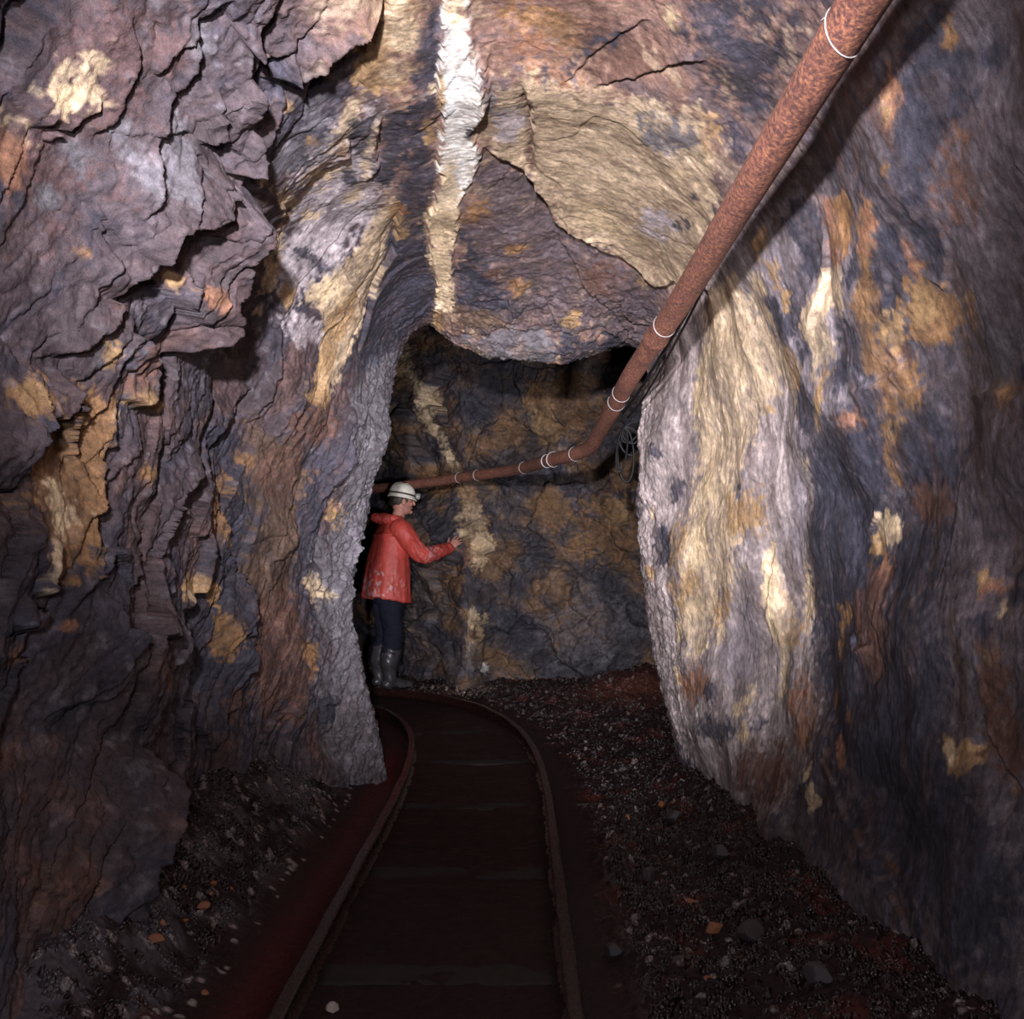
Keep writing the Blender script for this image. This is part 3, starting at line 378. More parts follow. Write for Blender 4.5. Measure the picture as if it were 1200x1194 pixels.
('T','tan',.006,[(2.117,2.479),(2.126,2.494),(2.145,2.501),(2.164,2.5),(2.178,2.485),(2.178,2.47),(2.164,2.462),(2.14,2.455),(2.126,2.463)]),
('T','rustd',.02,[(2.088,2.51),(2.103,2.566),(2.136,2.599),(2.173,2.591),(2.206,2.549),(2.211,2.499),(2.183,2.454),(2.14,2.439),(2.107,2.464)]),
('T','dark',.01,[(2.145,2.407),(2.15,2.423),(2.169,2.438),(2.183,2.43),(2.192,2.422),(2.192,2.397),(2.183,2.389),(2.164,2.381),(2.15,2.39)]),
('T','dark',.01,[(2.036,2.315),(2.046,2.342),(2.074,2.349),(2.103,2.348),(2.121,2.33),(2.121,2.304),(2.098,2.286),(2.07,2.287),(2.046,2.297)]),
('T','ochre',.006,[(2.334,2.702),(2.301,2.69),(2.273,2.716),(2.235,2.686),(2.178,2.694),(2.178,2.737),(2.23,2.766),(2.287,2.771)]),
('T','yellow',.005,[(2.282,2.722),(2.282,2.74),(2.291,2.752),(2.301,2.752),(2.315,2.739),(2.32,2.721),(2.315,2.709),(2.306,2.703),(2.291,2.709)]),
('T','rustd',.03,[(2.018,2.661),(2.027,2.711),(2.065,2.74),(2.117,2.745),(2.164,2.713),(2.173,2.656),(2.145,2.612),(2.093,2.594),(2.041,2.615)]),
('T','rust',.006,[(2.896,2.861),(2.886,2.887),(2.896,2.906),(2.91,2.906),(2.929,2.886),(2.933,2.854),(2.938,2.835),(2.924,2.823),(2.91,2.835)]),
('T','rust',.006,[(2.844,2.73),(2.844,2.749),(2.848,2.755),(2.863,2.755),(2.872,2.743),(2.882,2.724),(2.882,2.712),(2.867,2.706),(2.853,2.712)]),
('T','ochred',.006,[(3.014,2.699),(3.014,2.718),(3.023,2.73),(3.042,2.73),(3.056,2.718),(3.066,2.699),(3.056,2.681),(3.042,2.674),(3.023,2.687)]),
('T','rustd',.008,[(2.537,3.087),(2.523,3.102),(2.523,3.116),(2.532,3.116),(2.556,3.109),(2.579,3.094),(2.589,3.08),(2.584,3.073),(2.561,3.073)]),
('T','rustd',.008,[(2.457,3.175),(2.438,3.182),(2.433,3.197),(2.447,3.197),(2.471,3.196),(2.494,3.182),(2.504,3.167),(2.499,3.16),(2.476,3.16)]),
('T','dark',.01,[(1.848,1.112),(1.772,1.137),(1.796,1.213),(1.687,1.25),(1.63,1.278),(1.668,1.314),(1.744,1.304),(1.829,1.321),(1.933,1.328),(1.975,1.346),(2.055,1.418),(2.126,1.398),(2.121,1.307),(1.956,1.186)]),
('T','rust',.01,[(1.975,1.195),(2.008,1.22),(2.036,1.237),(2.046,1.22),(2.036,1.186),(2.003,1.152),(1.975,1.128),(1.956,1.128),(1.961,1.152)]),
('T','ochre',.008,[(2.008,1.203),(2.027,1.211),(2.041,1.211),(2.046,1.202),(2.036,1.194),(2.027,1.177),(2.008,1.177),(1.999,1.177),(2.003,1.186)]),
('T','ochred',.008,[(1.767,1.188),(1.782,1.196),(1.796,1.196),(1.8,1.187),(1.796,1.179),(1.786,1.162),(1.772,1.162),(1.763,1.162),(1.763,1.171)]),
('T','rust',.02,[(1.838,1.367),(1.857,1.376),(1.881,1.366),(1.9,1.356),(1.909,1.338),(1.895,1.329),(1.876,1.329),(1.852,1.339),(1.843,1.348)]),
('T','rustd',.03,[(1.881,1.441),(1.928,1.477),(1.975,1.495),(2.008,1.466),(1.999,1.419),(1.956,1.365),(1.904,1.347),(1.862,1.357),(1.857,1.394)]),
('T','ochred',.012,[(2.405,1.321),(2.461,1.365),(2.527,1.374),(2.565,1.347),(2.561,1.295),(2.509,1.242),(2.442,1.217),(2.386,1.234),(2.376,1.268)]),
('T','rust',.012,[(2.306,1.376),(2.339,1.403),(2.367,1.42),(2.381,1.402),(2.367,1.375),(2.334,1.339),(2.301,1.313),(2.282,1.313),(2.282,1.34)]),
('T','ochred',.005,[(2.079,1.299),(2.088,1.299),(2.093,1.308),(2.103,1.298),(2.098,1.29),(2.088,1.29),(2.084,1.281),(2.079,1.281),(2.074,1.29)]),
('T','grey',.01,[(1.682,1.351),(1.692,1.36),(1.701,1.36),(1.711,1.35),(1.711,1.341),(1.701,1.332),(1.692,1.323),(1.678,1.332),(1.678,1.341)]),
('T','rustd',.02,[(2.23,1.235),(2.258,1.243),(2.282,1.252),(2.301,1.234),(2.291,1.217),(2.268,1.2),(2.239,1.192),(2.225,1.192),(2.221,1.209)]),
('B','cream',.02,[(-1.238,3.3),(-1.094,3.3),(-.917,2.967),(-.773,2.745),(-.701,2.547),(-.757,2.46),(-.637,2.214),(-.509,1.945),(-.597,1.921),(-.733,2.23),(-.877,2.507),(-.941,2.809)]),
('B','rustd',.04,[(-1.046,3.3),(-.821,3.031),(-.637,2.531),(-.428,1.992),(-.509,1.961),(-.677,2.539),(-.869,2.92)]),
('B','ochre',.02,[(-.565,1.866),(-.42,1.858),(-.292,1.564),(-.188,1.35),(-.188,1.097),(-.332,1.01),(-.42,1.216),(-.461,1.525)]),
('B','tan',.02,[(-.292,1.525),(-.292,1.438),(-.324,1.382),(-.38,1.39),(-.428,1.438),(-.453,1.525),(-.436,1.596),(-.388,1.62),(-.332,1.596)]),
('B','cream',.015,[(-.196,1.216),(-.212,1.105),(-.268,1.049),(-.324,1.073),(-.364,1.16),(-.364,1.271),(-.332,1.358),(-.268,1.382),(-.212,1.327)]),
('B','yellow',.01,[(-.372,1.366),(-.388,1.334),(-.412,1.319),(-.444,1.327),(-.469,1.35),(-.469,1.382),(-.444,1.406),(-.412,1.414),(-.388,1.398)]),
('B','rust',.012,[(-.34,1.176),(-.356,1.121),(-.38,1.089),(-.42,1.097),(-.444,1.144),(-.444,1.208),(-.42,1.255),(-.388,1.263),(-.356,1.231)]),
('B','cream',.01,[(-.268,.613),(-.284,.542),(-.316,.51),(-.356,.526),(-.38,.582),(-.38,.653),(-.356,.708),(-.316,.716),(-.284,.677)]),
('B','ochre',.015,[(-.364,.653),(-.38,.621),(-.412,.605),(-.453,.605),(-.485,.629),(-.485,.669),(-.453,.7),(-.412,.708),(-.38,.685)]),
('B','tan',.02,[(-.204,.376),(-.212,.312),(-.284,.265),(-.364,.265),(-.436,.296),(-.453,.36),(-.412,.423),(-.332,.455),(-.244,.431)]),
('B','cream',.01,[(-.204,.534),(-.212,.447),(-.236,.399),(-.26,.423),(-.276,.494),(-.276,.582),(-.26,.653),(-.236,.669),(-.212,.621)]),
('B','white',.006,[(-.156,.169),(-.164,.146),(-.18,.13),(-.204,.138),(-.22,.162),(-.22,.193),(-.204,.217),(-.18,.217),(-.164,.201)]),
('B','ochred',.04,[(-.42,.954),(-.444,.867),(-.509,.811),(-.589,.827),(-.645,.899),(-.645,.994),(-.597,1.065),(-.517,1.081),(-.444,1.033)]),
('B','ochred',.06,[(.83,2.539),(.758,2.373),(.558,2.293),(.333,2.341),(.181,2.5),(.181,2.69),(.333,2.817),(.566,2.832),(.758,2.721)]),
('B','ochre',.03,[(.461,2.341),(.429,2.238),(.341,2.19),(.237,2.214),(.165,2.301),(.165,2.412),(.237,2.492),(.341,2.5),(.429,2.444)]),
('B','ochred',.06,[(1.127,1.39),(1.063,1.208),(.894,1.105),(.71,1.136),(.582,1.295),(.59,1.509),(.718,1.659),(.91,1.691),(1.071,1.58)]),
('B','ochre',.03,[(.998,1.501),(.974,1.445),(.91,1.422),(.83,1.43),(.782,1.477),(.79,1.541),(.838,1.588),(.91,1.596),(.974,1.564)]),
('B','ochred',.04,[(.566,1.556),(.525,1.445),(.413,1.39),(.285,1.414),(.205,1.509),(.205,1.62),(.293,1.707),(.421,1.731),(.525,1.667)]),
('B','ochred',.03,[(.702,1.247),(.678,1.184),(.622,1.144),(.549,1.16),(.509,1.216),(.509,1.287),(.549,1.342),(.622,1.358),(.678,1.319)]),
('B','ochred',.04,[(1.135,1.834),(1.103,1.739),(1.022,1.691),(.926,1.715),(.87,1.794),(.87,1.897),(.934,1.976),(1.022,1.984),(1.103,1.929)]),
('B','rust',.02,[(-.132,2.206),(-.148,2.175),(-.188,2.159),(-.228,2.167),(-.252,2.183),(-.252,2.214),(-.228,2.23),(-.188,2.238),(-.148,2.23)]),
('B','ochred',.03,[(-.004,2.444),(-.02,2.373),(-.068,2.333),(-.116,2.349),(-.156,2.404),(-.156,2.484),(-.116,2.539),(-.068,2.555),(-.02,2.515)]),
('B','ochred',.03,[(-.509,1.881),(-.549,1.778),(-.677,1.739),(-.829,1.77),(-.941,1.873),(-.941,1.984),(-.837,2.056),(-.685,2.056),(-.557,1.984)]),
('B','ochred',.03,[(.405,.875),(.381,.827),(.325,.796),(.253,.803),(.205,.843),(.205,.899),(.253,.938),(.325,.946),(.381,.922)]),
('B','grey',.1,[(1.199,.534),(1.095,.344),(.822,.233),(.485,.249),(.261,.391),(.261,.597),(.485,.756),(.822,.803),(1.103,.708)]),
('B','dark',.05,[(-.004,2.761),(-.076,2.507),(-.26,2.365),(-.469,2.404),(-.621,2.634),(-.613,2.904),(-.469,3.086),(-.26,3.141),(-.076,3.023)]),
('B','grey',.03,[(-.212,.233),(-.252,.154),(-.34,.122),(-.453,.13),(-.533,.185),(-.533,.28),(-.453,.36),(-.34,.376),(-.252,.32)]),
('B','ochred',.04,[(-.99,2.951),(-1.022,2.848),(-1.094,2.809),(-1.174,2.848),(-1.23,2.951),(-1.23,3.07),(-1.174,3.149),(-1.094,3.141),(-1.022,3.062)]),
('B','dark',.05,[(.149,.645),(.117,.399),(.028,.265),(-.076,.312),(-.14,.51),(-.148,.772),(-.076,.97),(.028,1.017),(.117,.883)]),
]
# ledges and joints: surface, step (m), width (m), line on the unrolled rock (m); the proud side is on the right of the line
LEDGE = [
('T',.095,.16,[(2.202,-.508),(2.287,-.569),(2.367,-.629),(2.452,-.681),(2.546,-.731),(2.579,-.78),(2.518,-.835)]),
('T',.03,.08,[(2.296,-.429),(2.409,-.454),(2.527,-.506),(2.594,-.54),(2.636,-.638),(2.664,-.739)]),
('T',.12,.12,[(2.376,-.177),(2.405,-.3),(2.438,-.384),(2.471,-.451),(2.527,-.483)]),
('T',.05,.1,[(2.079,-.639),(2.178,-.719),(2.188,-.78),(2.173,-.806),(2.197,-.859),(2.216,-.893),(2.216,-.958),(2.244,-.999),(2.249,-1.053),(2.249,-1.118)]),
('T',.03,.08,[(1.952,-.763),(2.008,-.81),(2.041,-.857),(2.074,-.927),(2.074,-.98),(2.07,-1.026)]),
('T',-.06,.1,[(1.843,-.861),(1.833,-.973),(1.833,-1.042),(1.833,-1.092)]),
('T',.035,.05,[(2.008,-.94),(2.013,-.987),(2.008,-1.032),(1.999,-1.061),(1.989,-1.051),(1.942,-1.061),(1.933,-1.105)]),
('T',.03,.05,[(2.277,-.697),(2.329,-.741),(2.405,-.788),(2.339,-.843)]),
('T',.03,.05,[(2.358,-.865),(2.362,-.934),(2.367,-.984),(2.381,-1.048)]),
('T',.13,.14,[(2.499,-.814),(2.49,-.937),(2.433,-1.015),(2.339,-1.102),(2.348,-1.171),(2.353,-1.219),(2.315,-1.272),(2.315,-1.322)]),
('T',.2,.22,[(2.669,-.797),(2.697,-.886),(2.735,-.965),(2.801,-1.062),(2.778,-1.123),(2.858,-1.173),(2.834,-1.24),(2.768,-1.318)]),
('T',.03,.05,[(2.532,-1.107),(2.584,-1.149),(2.603,-1.228),(2.636,-1.352)]),
('T',-.03,.05,[(2.339,-.861),(2.546,-.919)]),
('T',.06,.08,[(2.376,-1.249),(2.32,-1.349),(2.287,-1.409),(2.244,-1.465),(2.188,-1.518)]),
('T',.07,.09,[(2.409,-1.362),(2.504,-1.369),(2.631,-1.369),(2.664,-1.469),(2.589,-1.522),(2.513,-1.525)]),
('T',.085,.11,[(2.188,-1.53),(2.211,-1.574),(2.244,-1.618),(2.155,-1.67),(2.093,-1.712),(2.041,-1.765),(2.065,-1.822)]),
('T',.055,.1,[(2.466,-1.518),(2.476,-1.654),(2.433,-1.712),(2.414,-1.786),(2.419,-1.85),(2.395,-1.94),(2.457,-1.94),(2.424,-1.996),(2.339,-2.057),(2.273,-2.129)]),
('T',.05,.06,[(2.192,-1.944),(2.169,-2.011),(2.145,-2.095),(2.107,-2.076)]),
('T',.06,.06,[(2.117,-2.128),(2.098,-2.165),(2.041,-2.183),(2.008,-2.168)]),
('T',.06,.08,[(3.651,-1.261),(3.59,-1.416),(3.467,-1.545),(3.453,-1.606)]),
('T',.035,.07,[(2.721,-1.856),(2.65,-1.982),(2.542,-2.096),(2.485,-2.213),(2.457,-2.251)]),
('T',.035,.07,[(2.848,-1.888),(2.948,-2.027),(2.877,-2.082),(2.882,-2.147),(2.778,-2.174),(2.57,-2.157)]),
('T',.055,.08,[(3.165,-1.645),(3.047,-1.692),(2.891,-1.776),(2.844,-1.847),(2.858,-1.917)]),
('T',.05,.06,[(3.283,-1.883),(3.283,-2.035),(3.226,-2.155),(3.085,-2.134)]),
('T',.045,.06,[(3.557,-1.715),(3.538,-1.822),(3.59,-1.939),(3.689,-1.978),(3.717,-2.088),(3.712,-2.237),(3.637,-2.271)]),
('T',.055,.08,[(3.023,-2.13),(2.981,-2.233),(2.82,-2.312),(2.712,-2.383),(2.65,-2.506)]),
('T',.025,.05,[(3.495,-2.222),(3.481,-2.33),(3.42,-2.416),(3.278,-2.502)]),
('T',.045,.06,[(3.694,-2.252),(3.741,-2.391),(3.703,-2.542),(3.618,-2.604)]),
('T',.02,.05,[(2.48,-2.283),(2.428,-2.347),(2.315,-2.352),(2.202,-2.382)]),
('T',.03,.06,[(4.019,-1.383),(4.0,-1.598),(3.93,-1.784)]),
('T',.03,.06,[(4.1,-1.559),(4.062,-1.725),(3.911,-1.857)]),
('T',.15,.14,[(2.622,-2.504),(2.584,-2.644),(2.466,-2.742),(2.409,-2.843),(2.405,-2.954),(2.301,-3.011),(2.202,-3.048)]),
('T',.035,.05,[(4.331,-1.139),(4.312,-1.312),(4.241,-1.506),(4.222,-1.672)]),
('T',.03,.05,[(4.439,-1.477),(4.647,-1.549),(4.595,-1.735),(4.567,-1.91)]),
('T',-.03,.06,[(4.317,-1.636),(4.402,-1.775),(4.303,-1.963)]),
('T',.03,.06,[(3.859,-2.636),(4.029,-2.49),(4.208,-2.424)]),
('T',.04,.08,[(3.255,-2.761),(3.061,-2.747),(2.759,-2.722)]),
('T',.03,.05,[(4.515,-2.021),(4.524,-2.217),(4.435,-2.368),(4.321,-2.382)]),
('T',.03,.05,[(4.615,-2.207),(4.572,-2.383),(4.539,-2.488)]),
('T',-.02,.05,[(4.307,-2.286),(4.331,-2.483),(4.425,-2.642)]),
('T',.02,.05,[(3.868,-.584),(4.081,-.569),(4.227,-.588)]),
('T',.02,.04,[(3.783,-.81),(3.887,-.771),(3.958,-.786)]),
('T',.025,.05,[(2.929,-.25),(3.108,-.283),(3.278,-.287),(3.42,-.346)]),
('T',-.035,.06,[(3.661,-.244),(4.048,-.325),(4.298,-.524),(4.364,-.711)]),
('T',.02,.05,[(2.981,-.373),(3.07,-.386),(3.146,-.381)]),
('T',-.02,.05,[(2.362,-.219),(2.551,-.249),(2.735,-.292)]),
('T',.02,.05,[(2.811,-.712),(3.344,-.678),(3.505,-.76),(3.566,-.965)]),
('T',.04,.07,[(3.736,-.945),(3.774,-1.102),(3.717,-1.387)]),
('T',.03,.05,[(3.915,-1.115),(3.906,-1.267),(3.982,-1.247)]),
('T',-.025,.05,[(2.409,-.026),(2.787,-.052),(3.056,-.046),(3.396,-.082),(3.462,-.061),(3.83,-.158),(4.336,-.169),(4.712,-.207)]),
('T',.02,.05,[(2.419,.048),(2.579,.047),(2.952,.096),(3.193,.049),(3.382,.092),(3.642,.001),(4.232,-.083),(4.586,-.091)]),
('T',-.07,.1,[(3.321,.092),(3.528,.27),(3.849,.381),(3.996,.58),(4.114,.876),(3.642,1.121)]),
('T',-.03,.06,[(2.815,.211),(3.023,.25),(3.491,.293)]),
('T',.02,.05,[(2.669,.102),(2.91,.103),(3.132,.076)]),
('T',-.03,.08,[(3.972,.386),(4.279,.514),(4.742,.874)]),
('T',.03,.05,[(4.572,.209),(4.449,.186),(4.312,.236)]),
('T',-.04,.05,[(4.764,-.046),(4.663,.218),(4.678,.395),(4.627,.644),(4.841,.933)]),
('T',.02,.06,[(2.442,.71),(2.65,.574),(2.801,.436)]),
('T',.015,.05,[(2.466,.531),(2.645,.418),(2.806,.335)]),
('T',.02,.05,[(2.594,1.269),(2.693,1.393),(2.877,1.539)]),
('T',.012,.05,[(2.334,1.449),(2.334,1.513),(2.424,1.594)]),
('T',.01,.05,[(2.051,1.465),(2.103,1.538),(2.188,1.601),(2.216,1.535)]),
('T',.012,.06,[(2.414,1.622),(2.438,1.694),(2.419,1.766)]),
('T',.012,.05,[(2.697,1.737),(2.476,1.729),(2.4,1.704)]),
('T',.012,.05,[(2.225,1.845),(2.079,1.86),(1.994,1.891)]),
('T',.012,.05,[(2.674,2.058),(2.801,2.145),(2.745,2.239)]),
('T',-.012,.05,[(2.608,2.087),(2.641,2.248),(2.688,2.398)]),
('T',.018,.04,[(2.915,2.47),(2.844,2.515),(2.754,2.5)]),
('T',-.04,.08,[(2.183,2.624),(2.084,2.727),(2.013,2.76)]),
('T',.012,.08,[(3.066,2.886),(2.806,3.045),(2.476,3.182),(2.273,3.303)]),
('T',-.02,.08,[(3.165,2.816),(3.203,3.063),(3.198,3.303),(3.174,3.442)]),
('T',-.012,.06,[(3.476,2.173),(3.58,2.431),(3.58,2.568)]),
]
# smooth rock: surface, roughness factor, softness, outline
CALM = [
('T',.3,.1,[(2.891,-.733),(2.645,-.534),(2.579,-.274),(2.409,-.026),(2.424,.068),(2.967,.117),(3.382,.107),(4.619,-.052),(4.724,-.455),(4.482,-.779),(4.265,-.967),(3.915,-.963),(3.566,-.965)]),
('T',.35,.1,[(2.424,.068),(2.14,.79),(3.434,1.16),(4.227,.844),(3.382,.071)]),
('T',.45,.15,[(4.033,1.037),(1.947,.967),(1.588,1.251),(1.895,3.218),(2.537,3.51),(3.415,3.331),(4.227,3.097),(4.336,2.291),(4.529,1.424)]),
('T',.55,.12,[(1.725,-.963),(2.192,-.521),(2.579,-.763),(2.447,-.975),(2.339,-1.286),(2.159,-1.527),(1.985,-1.586)]),
('T',.5,.08,[(2.225,-1.68),(2.452,-1.543),(2.428,-1.755),(2.362,-1.967),(2.206,-2.071),(2.159,-1.971),(2.112,-1.876)]),
('T',.5,.1,[(3.684,-1.479),(3.986,-1.299),(4.251,-1.898),(4.152,-2.395),(3.84,-2.39)]),
]
import bpy, bmesh
from mathutils import Vector, Matrix
C = bpy.context.scene.collection
COL = dict(purple=(.083,.063,.072), purpled=(.105,.082,.092), red=(.112,.067,.069), redb=(.26,.155,.125), dark=(.043,.042,.060), brown=(.125,.080,.057),
 rust=(.27,.135,.085), rustd=(.125,.068,.054), ochre=(.37,.235,.12), ochred=(.27,.15,.072), tan=(.53,.405,.275), yellow=(.64,.49,.31),
 grey=(.140,.131,.150), pale=(.44,.385,.41), white=(.95,.92,.86), cream=(.82,.63,.41), mauve=(.120,.098,.110), lilac=(.33,.275,.272), lilacd=(.22,.19,.21))

# ------------------------------------------------------------------ stains and ledges on the unrolled rock
def sd_poly(x, y, pts):
    """signed distance to a closed outline, positive inside"""
    d = np.full(x.shape, 1e9, F32); inside = np.zeros(x.shape, bool); n = len(pts)
    for i in range(n):
        ax, ay = pts[i]; bx, by = pts[(i+1) % n]; ex, ey = bx-ax, by-ay
        t = np.clip(((x-ax)*ex+(y-ay)*ey)/(ex*ex+ey*ey+1e-12), 0, 1)
        d = np.minimum(d, (x-ax-t*ex)**2+(y-ay-t*ey)**2)
        c = (ay > y) != (by > y)
        if abs(ey) > 1e-9: inside ^= c & (x < ax+(y-ay)*ex/ey)
    d = np.sqrt(d)
    return np.where(inside, d, -d)
def stains(surf, x, y, col, amount=.92, veil=None):
    w1 = fb2(x*9, y*9, 3, 51); w2 = fb2(x*34, y*34, 3, 57); w3 = fb2(x*90, y*30, 2, 59)
    for s, c, soft, pts in PATCH:
        if s != surf: continue
        px = [p[0] for p in pts]; py = [p[1] for p in pts]; m = soft*2.5+.02
        k = np.nonzero((x > min(px)-m) & (x < max(px)+m) & (y > min(py)-m) & (y < max(py)+m))[0]
        if not len(k): continue
        size = min(max(px)-min(px), max(py)-min(py))
        amp = min(soft*1.6+.010, .35*size+.004)
        d = sd_poly(x[k], y[k], pts) + amp*(.9*w1[k]+.9*w2[k]+.4*w3[k])
        e = min(soft*.9+.005, .35*size+.003)
        a = (amount*sst(-e, e, d)*(.6+.4*sst(-.55, .15, w1[k]*.6+w2[k]*.5+(0 if veil is None else .8*veil[k])))).astype(F32)
        col[k] += a[:, None]*(np.array(COL[c], F32)-col[k])
    return col
def ledges(surf, x, y):
    h = np.zeros(x.shape, F32)
    jx = .012*fb2(x*14, y*14, 3, 71); jy = .012*fb2(x*14, y*14, 3, 77)
    X = x+jx; Y = y+jy
    for s, A, w, pts in LEDGE:
        if s != surf: continue
        px = [p[0] for p in pts]; py = [p[1] for p in pts]; m = w*2.6+.05
        k = np.nonzero((x > min(px)-m) & (x < max(px)+m) & (y > min(py)-m) & (y < max(py)+m))[0]
        if not len(k): continue
        xx = X[k]; yy = Y[k]; best = np.full(len(k), 1e9, F32); sg = np.zeros(len(k), F32); u = np.zeros(len(k), F32)
        L = [math.hypot(px[i+1]-px[i], py[i+1]-py[i])+1e-6 for i in range(len(px)-1)]; tot = sum(L); acc = 0
        for i in range(len(px)-1):
            ex, ey = px[i+1]-px[i], py[i+1]-py[i]
            t = np.clip(((xx-px[i])*ex+(yy-py[i])*ey)/(L[i]**2), 0, 1)
            d = np.hypot(xx-px[i]-t*ex, yy-py[i]-t*ey); cr = ex*(yy-py[i])-ey*(xx-px[i])
            b = d < best-1e-5
            best = np.where(b, d, best); sg = np.where(b, -np.sign(cr), sg); u = np.where(b, (acc+t*L[i])/tot, u); acc += L[i]
        sd = best*sg
        end = np.clip(np.minimum(u, 1-u)*6, 0, 1)**.7
        edge = sst(-.007, .007, sd)
        prof = edge*np.exp(-np.maximum(sd, 0)/w) - (1-edge)*.30*np.exp(-np.maximum(-sd, 0)/(w*.8))
        end = np.where(end > 0, end, np.exp(-(best/.02)**2)*0)
        h[k] += (A*end*prof).astype(F32)
    return h

# ------------------------------------------------------------------ meshes
def link(o, parent=None):
    C.objects.link(o)
    if parent is not None: o.parent = parent
    return o
def grid_mesh(name, P, col=None, flip=False):
    ny, nt = P.shape[:2]; me = bpy.data.meshes.new(name)
    i = np.arange(ny*nt, dtype=np.int32).reshape(ny, nt)
    q = np.stack([i[:-1, :-1], i[1:, :-1], i[1:, 1:], i[:-1, 1:]], -1).reshape(-1, 4)
    if flip: q = q[:, ::-1]
    n = len(q); me.vertices.add(ny*nt); me.vertices.foreach_set('co', P.astype(F32).ravel())
    me.loops.add(n*4); me.loops.foreach_set('vertex_index', np.ascontiguousarray(q).ravel())
    me.polygons.add(n); me.polygons.foreach_set('loop_start', np.arange(0, n*4, 4, dtype=np.int32))
    me.polygons.foreach_set('use_smooth', np.ones(n, bool)); me.update(calc_edges=True)
    if col is not None:
        a = me.color_attributes.new('mineral', 'FLOAT_COLOR', 'POINT')
        rgba = np.ones((ny*nt, 4), F32); rgba[:, :col.shape[-1]] = col.reshape(ny*nt, -1)
        a.data.foreach_set('color', rgba.ravel())
    return me
def normals(P, flip=False):
    a = np.gradient(P, axis=0); b = np.gradient(P, axis=1); n = np.cross(a, b)
    n /= np.linalg.norm(n, axis=-1, keepdims=True)+1e-12
    return -n if flip else n
def structure(name, me, mat):
    o = link(bpy.data.objects.new(name, me)); me.materials.append(mat); o['kind'] = 'structure'; return o

# ------------------------------------------------------------------ materials
def mat(name):
    m = bpy.data.materials.new(name); m.use_nodes = True; nt = m.node_tree; b = nt.nodes['Principled BSDF']
    return m, nt, b
def node(nt, t, **k):
    n = nt.nodes.new(t)
    for a, v in k.items():
        if a in n.inputs.keys(): n.inputs[a].default_value = v
        else: setattr(n, a, v)
    return n
def noise_fac(nt, scale, detail=6, rough=.6, stretch=None):
    tc = node(nt, 'ShaderNodeTexCoord'); src = tc.outputs['Object']
    if stretch:
        mp = node(nt, 'ShaderNodeMapping'); mp.inputs['Scale'].default_value = stretch; nt.links.new(src, mp.inputs['Vector']); src = mp.outputs['Vector']
    n = node(nt, 'ShaderNodeTexNoise'); n.inputs['Scale'].default_value = scale; n.inputs['Detail'].default_value = detail; n.inputs['Roughness'].default_value = rough
    nt.links.new(src, n.inputs['Vector']); return n
def ramp(nt, src, stops):
    r = node(nt, 'ShaderNodeValToRGB'); e = r.color_ramp.elements
    while len(e) > len(stops): e.remove(e[-1])
    while len(e) < len(stops): e.new(1.0)
    for q, (p, c) in zip(e, stops):
        q.position = p; q.color = tuple(c)+(1,) if len(c) == 3 else c
    nt.links.new(src, r.inputs['Fac']); return r
def rock_material(name, rough=(.55, .9), bump=.5, scale=55, stretch=None, spec=.3):
    m, nt, b = mat(name)
    at = node(nt, 'ShaderNodeAttribute', attribute_name='mineral')
    n1 = noise_fac(nt, scale, 8, .68, stretch); n2_ = noise_fac(nt, scale*5, 5, .6, stretch)
    r1 = ramp(nt, n1.outputs['Fac'], [(.28, (.55,.53,.55)), (.5, (1,1,1)), (.74, (1.55,1.5,1.45))])
    r2 = ramp(nt, n2_.outputs['Fac'], [(.3, (.72,.72,.74)), (.7, (1.28,1.27,1.24))])
    mx = node(nt, 'ShaderNodeMix', data_type='RGBA', blend_type='MULTIPLY'); mx.inputs[0].default_value = 1
    nt.links.new(at.outputs['Color'], mx.inputs[6]); nt.links.new(r1.outputs['Color'], mx.inputs[7])
    my = node(nt, 'ShaderNodeMix', data_type='RGBA', blend_type='MULTIPLY'); my.inputs[0].default_value = 1
    nt.links.new(mx.outputs[2], my.inputs[6]); nt.links.new(r2.outputs['Color'], my.inputs[7])
    nt.links.new(my.outputs[2], b.inputs['Base Color'])
    mr = node(nt, 'ShaderNodeMapRange'); mr.inputs['To Min'].default_value = rough[0]; mr.inputs['To Max'].default_value = rough[1]
    nt.links.new(n1.outputs['Fac'], mr.inputs['Value']); nt.links.new(mr.outputs['Result'], b.inputs['Roughness'])
    b.inputs['Specular IOR Level'].default_value = spec
    ad = node(nt, 'ShaderNodeMath', operation='MULTIPLY_ADD'); ad.inputs[1].default_value = .35
    nt.links.new(n2_.outputs['Fac'], ad.inputs[0]); nt.links.new(n1.outputs['Fac'], ad.inputs[2])
    bp = node(nt, 'ShaderNodeBump'); bp.inputs['Strength'].default_value = bump; bp.inputs['Distance'].default_value = .012
    nt.links.new(ad.outputs['Value'], bp.inputs['Height']); nt.links.new(bp.outputs['Normal'], b.inputs['Normal'])
    return m

